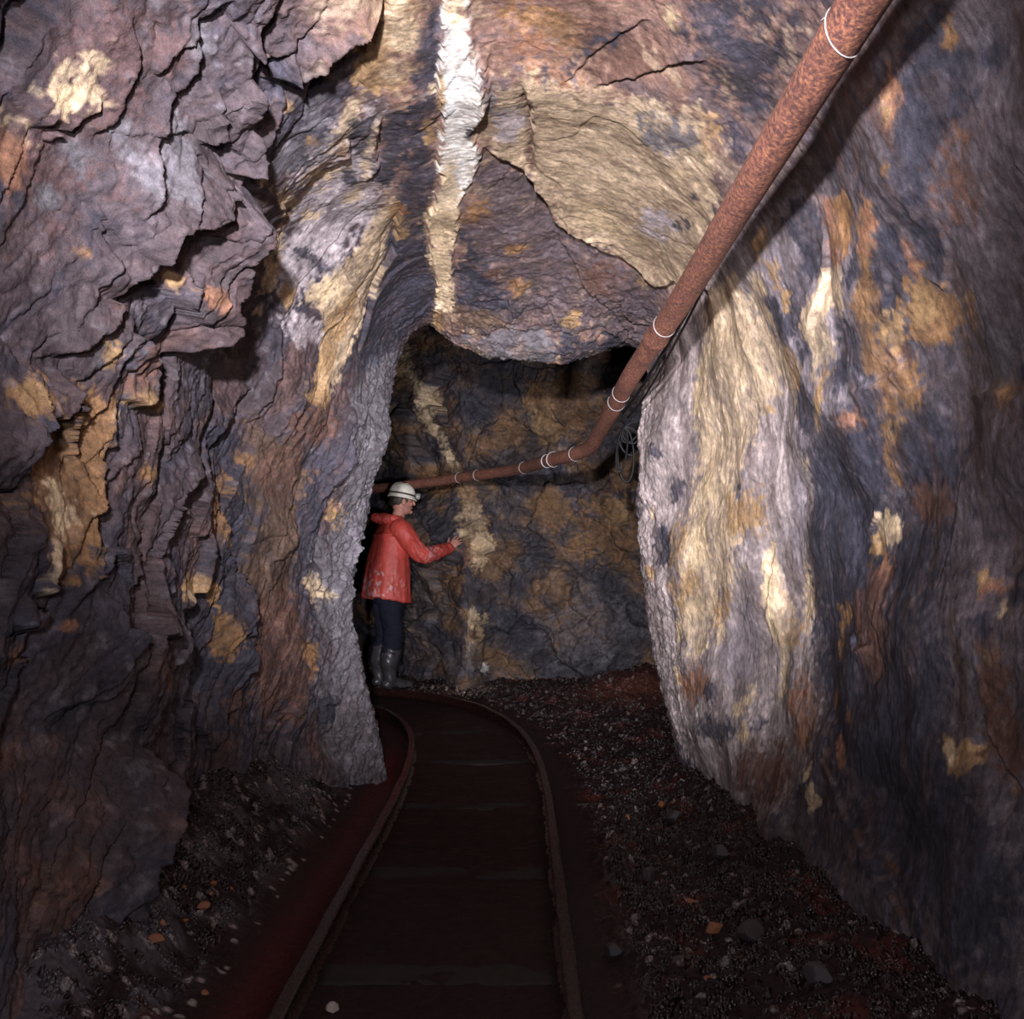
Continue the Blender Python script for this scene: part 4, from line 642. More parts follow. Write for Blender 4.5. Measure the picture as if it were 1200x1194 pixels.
# ------------------------------------------------------------------ tunnel walls and roof
def spaced(fn_knots):
    out = []
    for a, b, d in fn_knots: out.append(np.arange(a, b-1e-6, d/QUAL))
    return np.concatenate(out+[[fn_knots[-1][1]]])
def build_tube():
    Y = spaced([(-2.5, 1.2, .05), (1.2, 1.7, .012), (1.7, 4.4, .0046), (4.4, 5.15, .0030), (5.15, 5.6, .012), (5.6, 10.5, .05)])
    Td = np.linspace(0, 13, 2600); _, Sd = tube([3.6], Td)
    s = np.arange(Sd[0, 0], Sd[0, -1], .0052/QUAL); T = np.interp(s, Sd[0], Td); T[-1] = 13
    iL = int(np.searchsorted(T, 6.35)); iR = int(np.searchsorted(T, 8.95))
    P, S = tube(Y, T); N = normals(P)                        # pointing into the tunnel
    mid = len(Y)//3; c = np.array([0, 0, 1.2]); v = c-P[mid, 0]; v[1] = 0
    if (N[mid, 0]*v).sum() < 0: N = -N
    ny, nt = S.shape; y = np.repeat(Y[:, None], nt, 1).astype(F32).ravel(); s = S.astype(F32).ravel(); t = np.repeat(T[None], ny, 0).astype(F32).ravel()
    wL = 1-sst(5.9, 6.7, t); wR = sst(8.3, 9.3, t); wC = np.clip(1-wL-wR, 0, 1)
    x, z = P[..., 0].ravel(), P[..., 2].ravel()
    wx = .05*fb2(y*3, s*3, 3, 3); wy = .05*fb2(y*3, s*3, 3, 9)
    yy, ss = y+wx, s+wy
    a = .79*yy+.61*ss; b = -.61*yy+.79*ss
    big = .05*fb2(y*1.1, s*1.1, 2, 11)+.035*fb2(y*2.6, s*2.6, 2, 15)
    # bedding planes dip towards the camera: everything slabby follows them in space
    kl = np.nonzero(t < 7.0)[0]; px, py, pz = x[kl]+wx[kl], y[kl]+wy[kl], z[kl]+.6*wx[kl]
    A1 = .55*py+.835*pz; A2 = .765*px-.539*py+.355*pz; BB = .645*px+.64*py-.42*pz
    F = np.zeros((6, len(y)), F32)
    for j, (u1, u2, seed) in enumerate(((.75, .150, 21), (.32, .075, 22), (.09, .035, 23))): F[2*j, kl], F[2*j+1, kl] = facets3(A1/u1, A2/u1, BB/u2, seed)
    f1, g1, f2, g2, f3, g3 = F
    bed_ = np.zeros(len(y), F32); bed_[kl] = fb2(A1*7, BB*40, 4, 27)
    bc = np.zeros(len(y), F32); bc[kl] = fb2(A1*1.6+A2, BB*6, 4, 61)
    finea = bed_
    low = sst(4.1, 4.6, y)                                    # the corner is knobblier, less slabby
    c2_, _ = facets(yy/.10, ss/.09, 37)
    hL = big + (1-.5*low)*(.045*f1+.013*f2) + .0045*f3 + .0030*finea + low*.008*c2_ - .006*np.exp(-g1/.03)
    kn = worley(yy/.13, ss/.17, 31); hL = hL + low*.03*(1-kn[0]**2)
    c1, d1 = facets(yy/.5, ss/.4, 33); c2, d2 = facets(yy/.14, ss/.11, 34); c3, d3 = facets(yy/.05, ss/.045, 35)
    hC = .6*big + (1+2.6*sst(4.2, 4.7, y))*(.015*c1+.006*c2+.002*c3)
    st = fb2(y*15, s*1.7, 3, 41); st2 = fb2(y*48, s*7, 3, 43)
    r1, e1 = facets(yy/.3, ss/.5, 45); r2, e2 = facets(yy/.09, ss/.13, 46)
    hR = 1.1*big + .008*r1 + .0035*r2 + .0030*st + .0012*st2
    kn2 = worley(yy/.16, ss/.2, 47); hR = hR + sst(4.3, 4.65, y)*.022*(1-kn2[0]**2)
    h = wL*hL+wC*hC+wR*hR
    h = h*(1-.5*np.exp(-((s-.02)/.07)**2)*sst(2.0, 2.4, y))
    calm = 1-.6*sst(4.62, 4.8, y)*(1-sst(5.0, 5.3, y))        # keep the opening's rim where it is
    cm = np.ones(len(y), F32)
    for q_, k_, w_, pts in CALM:
        d_ = sd_poly(y, s, pts); cm += (k_-cm)*sst(-w_, w_, d_)
    h = .8*big+(h-.8*big)*cm
    h = h*calm + ledges('T', y, s)
    h = np.where(y > 5.3, h*1.5, h)
    Q = P + N*h.reshape(ny, nt, 1)
    kv = np.nonzero((y > 1.5) & (y < 5.6))[0]; X3, Y3, Z3 = [Q[..., j].ravel()[kv].astype(F32) for j in range(3)]
    def f3d(fr, o, seed, sz=1.0):
        r = np.zeros(len(y), F32); r[kv] = fb3(X3*fr, Y3*fr, Z3*fr*sz, o, seed); return r
    fine = f3d(24, 4, 25); grit = f3d(75, 2, 28)
    fa = wL*.0065+wC*.004+wR*.0038+low*.006; ga = wL*.0028+wC*.0016+wR*.0016
    Q = Q + N*((fa*fine+ga*grit)*(.35+.65*cm)).reshape(ny, nt, 1)
    # minerals
    v1 = bc; v2 = f3d(7, 4, 63); v3 = f3d(22, 3, 65); sv = fb2(y*13, s*1.9, 4, 67)
    def mixc(A, B, k): return A+(B-A)*k[:, None]
    K = lambda n: np.array(COL[n], F32)[None]
    cl = np.repeat(K('purple'), len(y), 0)
    cl = mixc(cl, K('dark'), .75*sst(-.05, .45, v1+.3*v2)); cl = mixc(cl, K('red'), .45*sst(.15, .5, -v1+.3*v3)); cl = mixc(cl, K('rustd'), .38*sst(.30, .6, v2-.3*v1))
    cl = mixc(cl, K('grey'), .5*sst(.3, .6, v3*.7-v2*.5))
    cr = np.repeat(K('mauve'), len(y), 0)
    cr = mixc(cr, K('dark'), .7*sst(-.1, .4, sv+.25*v2)); cr = mixc(cr, K('rustd'), .65*sst(.2, .55, -sv+.35*v2)); cr = mixc(cr, K('grey'), .35*sst(.2, .55, v3))
    cc = np.repeat(K('redb'), len(y), 0)
    cc = mixc(cc, K('purpled'), .8*sst(-.1, .4, v2)); cc = mixc(cc, K('tan'), .5*sst(.15, .5, -v2+.4*v3))
    col = (wL[:, None]*cl+wC[:, None]*cc+wR[:, None]*cr).astype(F32)
    col = stains('T', y, s, col, veil=np.where(wR > .5, sv, 0*sv))
    # streaks and blotches inside every patch
    str_ = np.where(wR > .5, sv, v1)
    col *= np.exp(.30*str_+.28*v2+.30*v3)[:, None]
    dust = .35*sst(.35, .7, v3*.8+.5*v2)
    col = mixc(col, np.clip(col*1.4+.02, 0, 1), dust)
    col = np.clip(col, .008, .95).reshape(ny, nt, 3).astype(F32)
    mL = rock_material('slabby_rock', bump=.55, scale=60); mC = rock_material('roof_rock', bump=.5, scale=60)
    mR = rock_material('streaked_rock', bump=.30, scale=55, stretch=(1.25, 1.25, .7))
    structure('wall_left', grid_mesh('wall_left', Q[:, :iL+1], col[:, :iL+1]), mL)
    structure('ceiling', grid_mesh('ceiling', Q[:, iL:iR+1], col[:, iL:iR+1]), mC)
    structure('wall_right', grid_mesh('wall_right', Q[:, iR:], col[:, iR:]), mR)

def build_back():
    X = np.concatenate([np.arange(-3.2, -1.4, .03/QUAL), np.arange(-1.4, 1.9, .0085/QUAL), [1.9]]); Z = np.arange(-.15, 3.45, .0085/QUAL)
    P = backwall(X, Z); N = normals(P)
    if N[len(X)//2, len(Z)//2, 1] > 0: N = -N
    x, z = P[..., 0].astype(F32).ravel(), P[..., 2].astype(F32).ravel()
    wx = .07*fb2(x*2.5, z*2.5, 3, 103); xx = x+wx; zz = z+.07*fb2(x*2.5, z*2.5, 3, 109)
    f1, g1 = facets(xx/.55+.25*zz, zz/.6, 121); f2, g2 = facets(xx/.2, zz/.24, 122); f3, g3 = facets(xx/.075, zz/.085, 123)
    fine = fb2(x*18, z*18, 4, 125)
    h = .09*fb2(x*1.2, z*1.2, 2, 111) + .16*f1 + .065*f2 + .022*f3 + .012*fine - .03*np.exp(-g1/.05) - .012*np.exp(-g2/.06)
    vein = np.exp(-((x+.38)/.22)**2)*sst(2.0, 1.2, z)
    h = h*(1-.55*vein)
    h = h + ledges('B', x, z)
    Q = P+N*h.reshape(P.shape[0], P.shape[1], 1)
    global BACKQ; BACKQ = Q
    v1 = fb2(x*2.4+.5*z, z*2.4, 4, 161); v2 = fb2(x*8, z*8, 4, 163); v3 = fb2(x*24, z*24, 3, 165)
    def mixc(A, B, k): return A+(B-A)*k[:, None]
    K = lambda n: np.array(COL[n], F32)[None]
    c = np.repeat(np.array([[.105, .082, .080]], F32), len(x), 0)
    c = mixc(c, K('dark'), .8*sst(-.1, .4, v1+.3*v2)); c = mixc(c, K('ochred'), .6*sst(.12, .5, -v1+.35*v2)); c = mixc(c, K('grey'), .4*sst(.3, .6, v2))
    c = stains('B', x, z, c.astype(F32), .7)
    c = np.clip(.72*c*np.exp(.3*v2+.3*v3)[:, None], .008, .95).reshape(P.shape).astype(F32)
    structure('wall_back', grid_mesh('wall_back', Q, c), rock_material('end_rock', bump=.6, scale=40))

# ------------------------------------------------------------------ track line, floor
TRACK = [(-.19,-2.5), (-.195,1.0), (-.198,2.1), (-.19,3.2), (-.182,4.16), (-.205,4.9), (-.262,5.5), (-.40,6.15), (-.62,6.7), (-.92,7.08), (-1.35,7.35), (-2.0,7.52), (-2.9,7.6)]
GAUGE = .69
def curve_pts(P, n):
    P = np.array(P, float); L = np.concatenate([[0], np.cumsum(np.linalg.norm(np.diff(P, axis=0), axis=1))])
    return hermite(L, P, np.linspace(0, L[-1], n))
TR = curve_pts(TRACK, 400)
def track_offset(x, y):
    """signed distance from the track's centre line (right positive)"""
    best = np.full(x.shape, 1e9); sg = np.zeros(x.shape)
    for i in range(0, len(TR)-4, 4):
        a, b = TR[i], TR[i+4]; e = b-a; t = np.clip(((x-a[0])*e[0]+(y-a[1])*e[1])/(e@e), 0, 1)
        dx = x-a[0]-t*e[0]; dy = y-a[1]-t*e[1]; d = np.hypot(dx, dy); m = d < best
        sg = np.where(m, np.sign(e[1]*(x-a[0])-e[0]*(y-a[1])), sg); best = np.minimum(best, d)
    return best*sg
def floor_height(x, y, o=None):
    if o is None: o = track_offset(x, y)
    bank = sst(.50, .98, -o)*sst(1.7, 2.4, y)*(1-sst(4.15, 4.75, y))
    z = .27*bank
    right = sst(.42, .60, o)
    z = z + right*(.015+.09*sst(.7, 1.2, o)*(1-sst(4.6, 5.2, y)))
    z = z + .20*np.exp(-((x-1.15)/.55)**2-((y-7.35)/.5)**2)
    z = z + .05*sst(.55, .9, o)*sst(5.8, 6.8, y)*sst(-.3, .3, x)
    bed = 1-sst(.30, .36, np.abs(o))
    ditch = np.exp(-((o+.46)/.065)**2)*(1-sst(4.9, 5.6, y))
    rough = np.clip(np.maximum(sst(.0, .25, bank), right), 0, 1)*(1-bed)
    return z-.02*ditch, rough, bed, ditch, bank
def build_floor():
    X = np.concatenate([np.arange(-3.2, -1.35, .04), np.arange(-1.35, 1.45, .0060/QUAL), np.arange(1.45, 1.96, .03)])
    Y = np.concatenate([np.arange(-2.5, 1.7, .06), np.exp(np.arange(math.log(1.7), math.log(9.6), .0015/QUAL)), np.arange(9.6, 10.8, .1)])
    Xg, Yg = np.meshgrid(X, Y, indexing='ij'); x = Xg.ravel(); y = Yg.ravel(); o = track_offset(x, y)
    z, rough, bed, ditch, bank = floor_height(x, y, o)
    xf, yf = x.astype(F32), y.astype(F32)
    w = worley(xf/.055, yf/.055, 201); w2 = worley(xf/.024, yf/.024, 203)
    peb = np.sqrt(np.clip(1-(w[0]/.5)**2, 0, 1))*(rnd(w[2], 4) > .55); peb2 = np.sqrt(np.clip(1-(w2[0]/.5)**2, 0, 1))*(rnd(w2[2], 4) > .35)
    lump = fb2(xf*4, yf*4, 4, 205); grit = fb2(xf*40, yf*40, 3, 207)
    h = rough*(.035*lump+.020*peb*(.2+rnd(w[2], 5))+.012*peb2*(.2+rnd(w2[2], 7))+.007*grit) + (1-rough)*(.004*lump+.0015*grit)
    h = h + bed*(.006*fb2(xf*3, yf*9, 3, 209)+.0022*fb2(xf*18, yf*30, 3, 211))
    P = np.stack([x, y, z+h], -1).reshape(len(X), len(Y), 3)
    def mixc(A, B, k): return A+(B-A)*k[:, None]
    c = np.repeat(np.array([[.018, .0085, .0100]], F32), len(x), 0)
    v = fb2(xf*5, yf*5, 4, 221)
    c = mixc(c, np.array([[.085, .075, .090]]), .85*sst(.02, .3, bank)*(1-.75*sst(.6, .95, bank))*sst(-.25, .2, v)); c = mixc(c, np.array([[.060, .008, .009]]), .95*np.clip(ditch*1.3, 0, 1))
    c = mixc(c, np.array([[.075, .018, .014]]), .7*rough*sst(.3, .65, v)*(bank < .3)); c = mixc(c, np.array([[.0150, .0060, .0062]]), .8*bed)
    mound = np.exp(-((x-1.0)/.45)**2-((y-6.95)/.35)**2)
    c = mixc(c, np.array([[.12, .045, .032]]), .8*mound)
    pale = (rnd(w2[2], 6) > .93-.12*(bank > .05))*peb2*np.maximum(rough, bank > .05); c = mixc(c, np.array([[.36, .31, .31]]), np.clip(pale*1.2, 0, 1)*.7)
    quartz = np.exp(-((x+.42)/.28)**2-((y-7.75)/.22)**2); c = mixc(c, np.array([[.55, .45, .38]]), quartz*sst(.0, .4, fb2(xf*30, yf*30, 3, 223)))
    wet = np.clip(.20+.85*rough*np.maximum(peb > .2, peb2 > .35)+.35*ditch+.3*bed*sst(.1, .5, fb2(xf*6, yf*14, 3, 231))-.3*mound, 0, 1)
    col = np.concatenate([np.clip(c, .004, .9), wet[:, None]], 1).astype(F32).reshape(len(X), len(Y), 4)
    m, nt, b = mat('wet_mine_mud')
    at = node(nt, 'ShaderNodeAttribute', attribute_name='mineral'); n1 = noise_fac(nt, 90, 6, .65)
    r1 = ramp(nt, n1.outputs['Fac'], [(.3, (.6,.58,.58)), (.7, (1.5,1.45,1.4))])
    mx = node(nt, 'ShaderNodeMix', data_type='RGBA', blend_type='MULTIPLY'); mx.inputs[0].default_value = 1
    nt.links.new(at.outputs['Color'], mx.inputs[6]); nt.links.new(r1.outputs['Color'], mx.inputs[7]); nt.links.new(mx.outputs[2], b.inputs['Base Color'])
    mr = node(nt, 'ShaderNodeMapRange'); mr.inputs['To Min'].default_value = .62; mr.inputs['To Max'].default_value = .25
    nt.links.new(at.outputs['Alpha'], mr.inputs['Value']); nt.links.new(mr.outputs['Result'], b.inputs['Roughness'])
    b.inputs['Specular IOR Level'].default_value = .5
    bp = node(nt, 'ShaderNodeBump'); bp.inputs['Strength'].default_value = .6; bp.inputs['Distance'].default_value = .008
    nt.links.new(n1.outputs['Fac'], bp.inputs['Height'])
    vo = node(nt, 'ShaderNodeTexVoronoi'); vo.inputs['Scale'].default_value = 75; tc = node(nt, 'ShaderNodeTexCoord'); nt.links.new(tc.outputs['Object'], vo.inputs['Vector'])
    b2 = node(nt, 'ShaderNodeBump', invert=True); b2.inputs['Distance'].default_value = .022; nt.links.new(vo.outputs['Distance'], b2.inputs['Height'])
    gs = node(nt, 'ShaderNodeMapRange'); gs.inputs['From Min'].default_value = .55; gs.inputs['From Max'].default_value = .95; nt.links.new(at.outputs['Alpha'], gs.inputs['Value']); nt.links.new(gs.outputs['Result'], b2.inputs['Strength'])
    nt.links.new(bp.outputs['Normal'], b2.inputs['Normal']); nt.links.new(b2.outputs['Normal'], b.inputs['Normal'])
    sl_ = node(nt, 'ShaderNodeMapRange'); sl_.inputs['To Min'].default_value = .22; sl_.inputs['To Max'].default_value = 1.0; nt.links.new(gs.outputs['Result'], sl_.inputs['Value']); nt.links.new(sl_.outputs['Result'], b.inputs['Specular IOR Level'])
    structure('floor', grid_mesh('floor', P, col), m)
# ------------------------------------------------------------------ shapes for things
def tag(o, label, cat, group=None):
    o['label'] = label; o['category'] = cat
    if group: o['group'] = group
    return o
def empty(name, loc=(0, 0, 0)):
    o = link(bpy.data.objects.new(name, None)); o.location = loc; o.empty_display_size = .1; return o
def obj(name, me, m, parent=None):
    if m is not None and not me.materials: me.materials.append(m)
    o = link(bpy.data.objects.new(name, me), parent); return o
def from_rings(name, rings, closed=True, caps=True, smooth=True):
    """skin a list of equally long rings of points"""
    R = np.array(rings, float); n, k = R.shape[:2]; V = R.reshape(-1, 3).tolist(); Fc = []
    kk = k if closed else k-1
    for i in range(n-1):
        for j in range(kk):
            a = i*k+j; b = i*k+(j+1) % k; Fc.append((a, b, b+k, a+k))
    if caps and closed:
        Fc.append(tuple(range(k-1, -1, -1))); Fc.append(tuple((n-1)*k+j for j in range(k)))
    me = bpy.data.meshes.new(name); me.from_pydata(V, [], Fc); me.update()
    me.polygons.foreach_set('use_smooth', np.full(len(me.polygons), smooth)); return me
def frames(P):
    P = np.asarray(P, float); T = np.gradient(P, axis=0); T /= np.linalg.norm(T, axis=1, keepdims=True)
    up = np.array([0, 0, 1.0]); n = np.cross(T[0], up)
    if np.linalg.norm(n) < 1e-3: n = np.array([1.0, 0, 0])
    out = []
    for t in T:
        n = n-t*(n@t); n /= np.linalg.norm(n); out.append((n, np.cross(n, t)))
    return T, out
def sweep_tube(name, P, r, k=10, caps=True):
    T, fr = frames(P); r = np.broadcast_to(np.asarray(r, float), (len(P),)); a = np.arange(k)*2*math.pi/k
    rings = [[tuple(P[i]+r[i]*(math.cos(q)*fr[i][0]+math.sin(q)*fr[i][1])) for q in a] for i in range(len(P))]
    return from_rings(name, rings, True, caps)
def simple(name, base, rough=.6, metallic=0, var=.35, scale=40, bump=.2, spec=.5, base2=None, dist=.004):
    m, nt, b = mat(name); n = noise_fac(nt, scale, 6, .65)
    lo = tuple(c*(1-var) for c in base); hi = base2 or tuple(min(1, c*(1+var)) for c in base)
    r = ramp(nt, n.outputs['Fac'], [(.32, lo), (.68, hi)]); nt.links.new(r.outputs['Color'], b.inputs['Base Color'])
    b.inputs['Roughness'].default_value = rough; b.inputs['Metallic'].default_value = metallic; b.inputs['Specular IOR Level'].default_value = spec
    bp = node(nt, 'ShaderNodeBump'); bp.inputs['Strength'].default_value = bump; bp.inputs['Distance'].default_value = dist
    nt.links.new(n.outputs['Fac'], bp.inputs['Height']); nt.links.new(bp.outputs['Normal'], b.inputs['Normal'])
    return m
M = {}
# ------------------------------------------------------------------ pipe
PIPE = [(.62,.2,2.085), (.61,1.0,2.075), (.598,1.6,2.058), (.592,2.4,2.033), (.583,3.13,2.005), (.53,4.05,1.933), (.487,5.1,1.828), (.462,5.42,1.79),
        (.37,5.72,1.776), (.28,6.0,1.784), (0,6.95,1.808), (-.396,7.62,1.82), (-.88,8.22,1.81), (-1.6,8.85,1.80), (-2.3,9.4,1.79)]
def pipe():
    P = curve_pts(PIPE, 320); q = np.arange(len(P))*.05
    r = .0425*(1+.02*fb2(q*1.7, q*0, 2, 301))
    for y0 in (3.55, 6.05):                                   # the joints' sleeves
        r = r+.006*(np.abs(P[:, 1]-y0) < .035)
    m, nt, b = mat('rusty_iron'); n = noise_fac(nt, 105, 6, .66); n_ = noise_fac(nt, 9, 4, .6)
    r1 = ramp(nt, n.outputs['Fac'], [(.34, (.062,.036,.038)), (.46, (.150,.064,.050)), (.55, (.26,.112,.072)), (.66, (.46,.21,.10))])
    r2 = ramp(nt, n_.outputs['Fac'], [(.3, (.75,.72,.75)), (.7, (1.3,1.2,1.2))])
    mx = node(nt, 'ShaderNodeMix', data_type='RGBA', blend_type='MULTIPLY'); mx.inputs[0].default_value = 1
    nt.links.new(r1.outputs['Color'], mx.inputs[6]); nt.links.new(r2.outputs['Color'], mx.inputs[7]); nt.links.new(mx.outputs[2], b.inputs['Base Color'])
    b.inputs['Roughness'].default_value = .7
    bp = node(nt, 'ShaderNodeBump'); bp.inputs['Strength'].default_value = .6; bp.inputs['Distance'].default_value = .003
    nt.links.new(n.outputs['Fac'], bp.inputs['Height']); nt.links.new(bp.outputs['Normal'], b.inputs['Normal'])
    p = obj('pipe', sweep_tube('pipe', P, r, 28), m)
    tag(p, 'long rusty iron water pipe running under the roof and bending across the end wall', 'pipe')
    wm = simple('galvanised_wire', (.50,.48,.48), .45, .3, .2); T, fr = frames(P)
    def tie(y, turns=1.6, rad=.0018, tail=False, tilt=.25):
        i = int(np.argmin(np.abs(P[:, 1]-y))); n, c = fr[i]; rr = r[i]+.0008; pts = []
        for a in np.linspace(0, turns*2*math.pi, int(26*turns)):
            pts.append(P[i]+rr*(math.cos(a)*n+math.sin(a)*c)+T[i]*(.012*(a/6.3-.5)+tilt*.05*math.cos(a)))
        if tail:
            e = np.array(pts[-1]); d = (e-P[i])/rr
            for k in range(1, 7): pts.append(e+d*.006*k+T[i]*.008*k-np.array([0, 0, .004*k]))
        w = obj('wire_tie', sweep_tube('wire_tie', np.array(pts), rad, 6), wm, p); w['label'] = 'thin pale wire wound round the pipe'
    tie(1.64, 1.3, .0014, True, .5)
    for y, rad in ((3.42, .0014), (4.32, .0014), (4.5, .0014), (5.66, .002), (6.02, .0035), (6.16, .0045), (6.72, .002), (7.45, .003), (7.68, .003)): tie(y, 1.3, rad, False, .1)
    return P
# ------------------------------------------------------------------ rails and sleepers
def rail_profile():
    w, hd, web, ft, h = .019, .020, .005, .028, .068
    return [(-ft, 0), (ft, 0), (ft, .006), (web, .013), (web, h-hd), (w, h-hd+.004), (w, h-.004), (w-.005, h), (-w+.005, h), (-w, h-.004), (-w, h-hd+.004), (-web, h-hd), (-web, .013), (-ft, .006)]
def rails():
    m, nt, b = mat('wet_rail_iron'); n = noise_fac(nt, 60, 7, .7)
    r1 = ramp(nt, n.outputs['Fac'], [(.3, (.008,.005,.006)), (.55, (.026,.010,.009)), (.75, (.052,.021,.015))]); nt.links.new(r1.outputs['Color'], b.inputs['Base Color'])
    mr = node(nt, 'ShaderNodeMapRange'); mr.inputs['To Min'].default_value = .06; mr.inputs['To Max'].default_value = .45
    nt.links.new(n.outputs['Fac'], mr.inputs['Value']); nt.links.new(mr.outputs['Result'], b.inputs['Roughness'])
    bp = node(nt, 'ShaderNodeBump'); bp.inputs['Strength'].default_value = .5; bp.inputs['Distance'].default_value = .004
    nt.links.new(n.outputs['Fac'], bp.inputs['Height']); nt.links.new(bp.outputs['Normal'], b.inputs['Normal'])
    t = np.gradient(TR, axis=0); t /= np.linalg.norm(t, axis=1, keepdims=True); nrm = np.stack([t[:, 1], -t[:, 0]], 1)
    for s, lab in ((-1, 'rusty mine rail beside the wet red ditch and left-hand rock wall'), (1, 'rusty mine rail beside the rubble strip, outer rail of the bend')):
        c = TR+nrm*(s*GAUGE/2); rings = []
        for i in range(len(c)):
            dz = .002*math.sin(i*.37+s); rings.append([(c[i, 0]+u*nrm[i, 0], c[i, 1]+u*nrm[i, 1], w-.006+dz) for u, w in rail_profile()])
        o = obj('rail', from_rings('rail', rings, smooth=False), m); tag(o, lab, 'rail', 'mine track rails')
    sm = simple('soaked_timber', (.012, .0065, .0065), .75, 0, .5, 30, .8)
    spots = [2.45, 3.25, 4.13, 5.05, 5.95]
    names = ['nearest the camera at the bottom of the picture', 'second from the bottom of the picture', 'in the middle of the straight track', 'just before the bend', 'in the bend by the wall corner']
    for y0, nm in zip(spots, names):
        i = int(np.argmin(np.abs(TR[:, 1]-y0))); n = nrm[i]; tt = t[i]; rings = []
        for q in np.linspace(-1, 1, 25):
            w = .062*(1+.05*math.sin(q*9+y0)); jj = .004*math.sin(q*13+y0*3); L = .315
            rings.append([(TR[i, 0]+n[0]*q*L+tt[0]*u, TR[i, 1]+n[1]*q*L+tt[1]*u, v-.002) for u, v in ((-w, -.03), (w, -.03), (w, .000), (w*.6, .0045+.3*jj), (-w*.6, .0045-.3*jj), (-w, .000))])
        o = obj('sleeper', from_rings('sleeper', rings), sm); tag(o, 'mud-covered timber sleeper between the rails, '+nm, 'sleeper', 'track sleepers')
# ------------------------------------------------------------------ cables behind the pipe
def cables():
    m = simple('black_rubber', (.007, .007, .008), .6, 0, .4, 60, .1, .25)
    rng = random.Random(4)
    for k, (off, r, lab) in enumerate(([[(.046,.040), (.058,.012), (.058,-.022), (.060,-.030), (.055,-.020)], .007, 'thick black cable slung just below the rusty pipe'],
                                       [[(.064,.058), (.078,.020), (.080,-.040), (.084,-.058), (.078,-.045)], .005, 'thin black cable sagging lowest under the rusty pipe'])):
        pts = [(x+a, y, z+b) for (x, y, z), (a, b) in zip([(.588,2.8,2.018), (.575,3.3,1.995), (.545,3.8,1.957), (.515,4.35,1.905), (.506,4.60,1.880)], off)]
        o = obj('cable', sweep_tube('cable', curve_pts(pts, 60), r, 8), m); tag(o, lab, 'cable', 'black cables')
    P0 = np.array([.585, 4.74, 1.80])
    pts = []
    for k in range(5):                                        # one hank of cable, loops of unequal drop
        L = (.24, .12, .28, .16, .11)[k]; a0 = (-.25, .9, .05, .55, 1.2)[k]
        for q in np.linspace(0, 2*math.pi, 22, endpoint=False):
            w = .026+.008*k; d = np.array([math.sin(a0)*.6, -.25+.1*k, -math.cos(a0)])
            side = np.cross(d, [0, 1.0, .2]); side /= np.linalg.norm(side)
            pts.append(P0+d*L*(.5-.5*math.cos(q))+side*w*math.sin(q))
    pts = curve_pts(np.array(pts), 420)
    o = obj('cable_hank', sweep_tube('cable_hank', pts, .0062, 8), m); tag(o, 'hank of black cable hanging in loops at the rock corner under the pipe', 'cable')
# ------------------------------------------------------------------ loose stones
def stone_mesh(seed, n=3):
    bm = bmesh.new(); bmesh.ops.create_icosphere(bm, subdivisions=n, radius=1)
    rng = random.Random(seed); planes = [(Vector((rng.uniform(-1,1), rng.uniform(-1,1), rng.uniform(-1,1))).normalized(), rng.uniform(.55,.85)) for _ in range(11)]
    for v in bm.verts:
        for nn, d in planes:
            q = v.co.dot(nn)
            if q > d: v.co -= nn*(q-d)*.92
    me = bpy.data.meshes.new('stone'); bm.to_mesh(me); bm.free()
    me.polygons.foreach_set('use_smooth', np.zeros(len(me.polygons), bool)); return me

def stones():
    sz = lambda x, y: float(floor_height(np.array([x]), np.array([y]))[0][0])
    def at_px(u, v):                                          # where that spot lies on the sloping floor
        z = 0.0
        for _ in range(30):
            y = FPX*(HCAM-z)/(v-660); x = (u-600)/FPX*y; z = .6*z+.4*sz(x, y)
        return x, y, z
    rng = random.Random(12); kinds = [stone_mesh(k) for k in (3, 8, 15)]
    orange = simple('rusty_stone', (.30, .115, .055), .6, 0, .4, 60, .3); pale = simple('pale_stone', (.36, .30, .27), .5, 0, .3, 60, .3); dark = simple('dark_stone', (.050, .042, .048), .35, 0, .4, 40, .4)
    def put(spots, m, r, label, group, flat=.6):
        for k, (x, y, s) in enumerate(spots):
            me = kinds[k % 3].copy(); me.name = 'stone'; me.materials.append(m); o = link(bpy.data.objects.new('stone', me)); q = r*s
            o.scale = (q, q*rng.uniform(.6, .9), q*flat); o.rotation_euler = (rng.uniform(-.3, .3), rng.uniform(-.3, .3), rng.uniform(0, 6)); o.location = (x, y, sz(x, y)+q*flat*.45)
            tag(o, label, 'stone', group)
    put([BANK_STONES[i] for i in range(len(BANK_STONES))], orange, .018, 'small orange stone on the dark gravel bank below the left rock wall', 'orange stones on the gravel bank')
    put(BED_STONE, pale, .022, 'pale flat stone lying between the rails at the bottom of the picture', None)
    put(RED_STONES, orange, .028, 'rust-red stone on the wet rubble between the outer rail and right wall', 'red stones on the rubble')
    put(QUARTZ, pale, .024, 'whitish quartz lump at the foot of the mineral vein on the end wall', 'quartz lumps under the vein')
    put(DARK, dark, .045, 'dark wet rock on the rubble strip between outer rail and right wall', 'dark rocks on the rubble', .7)

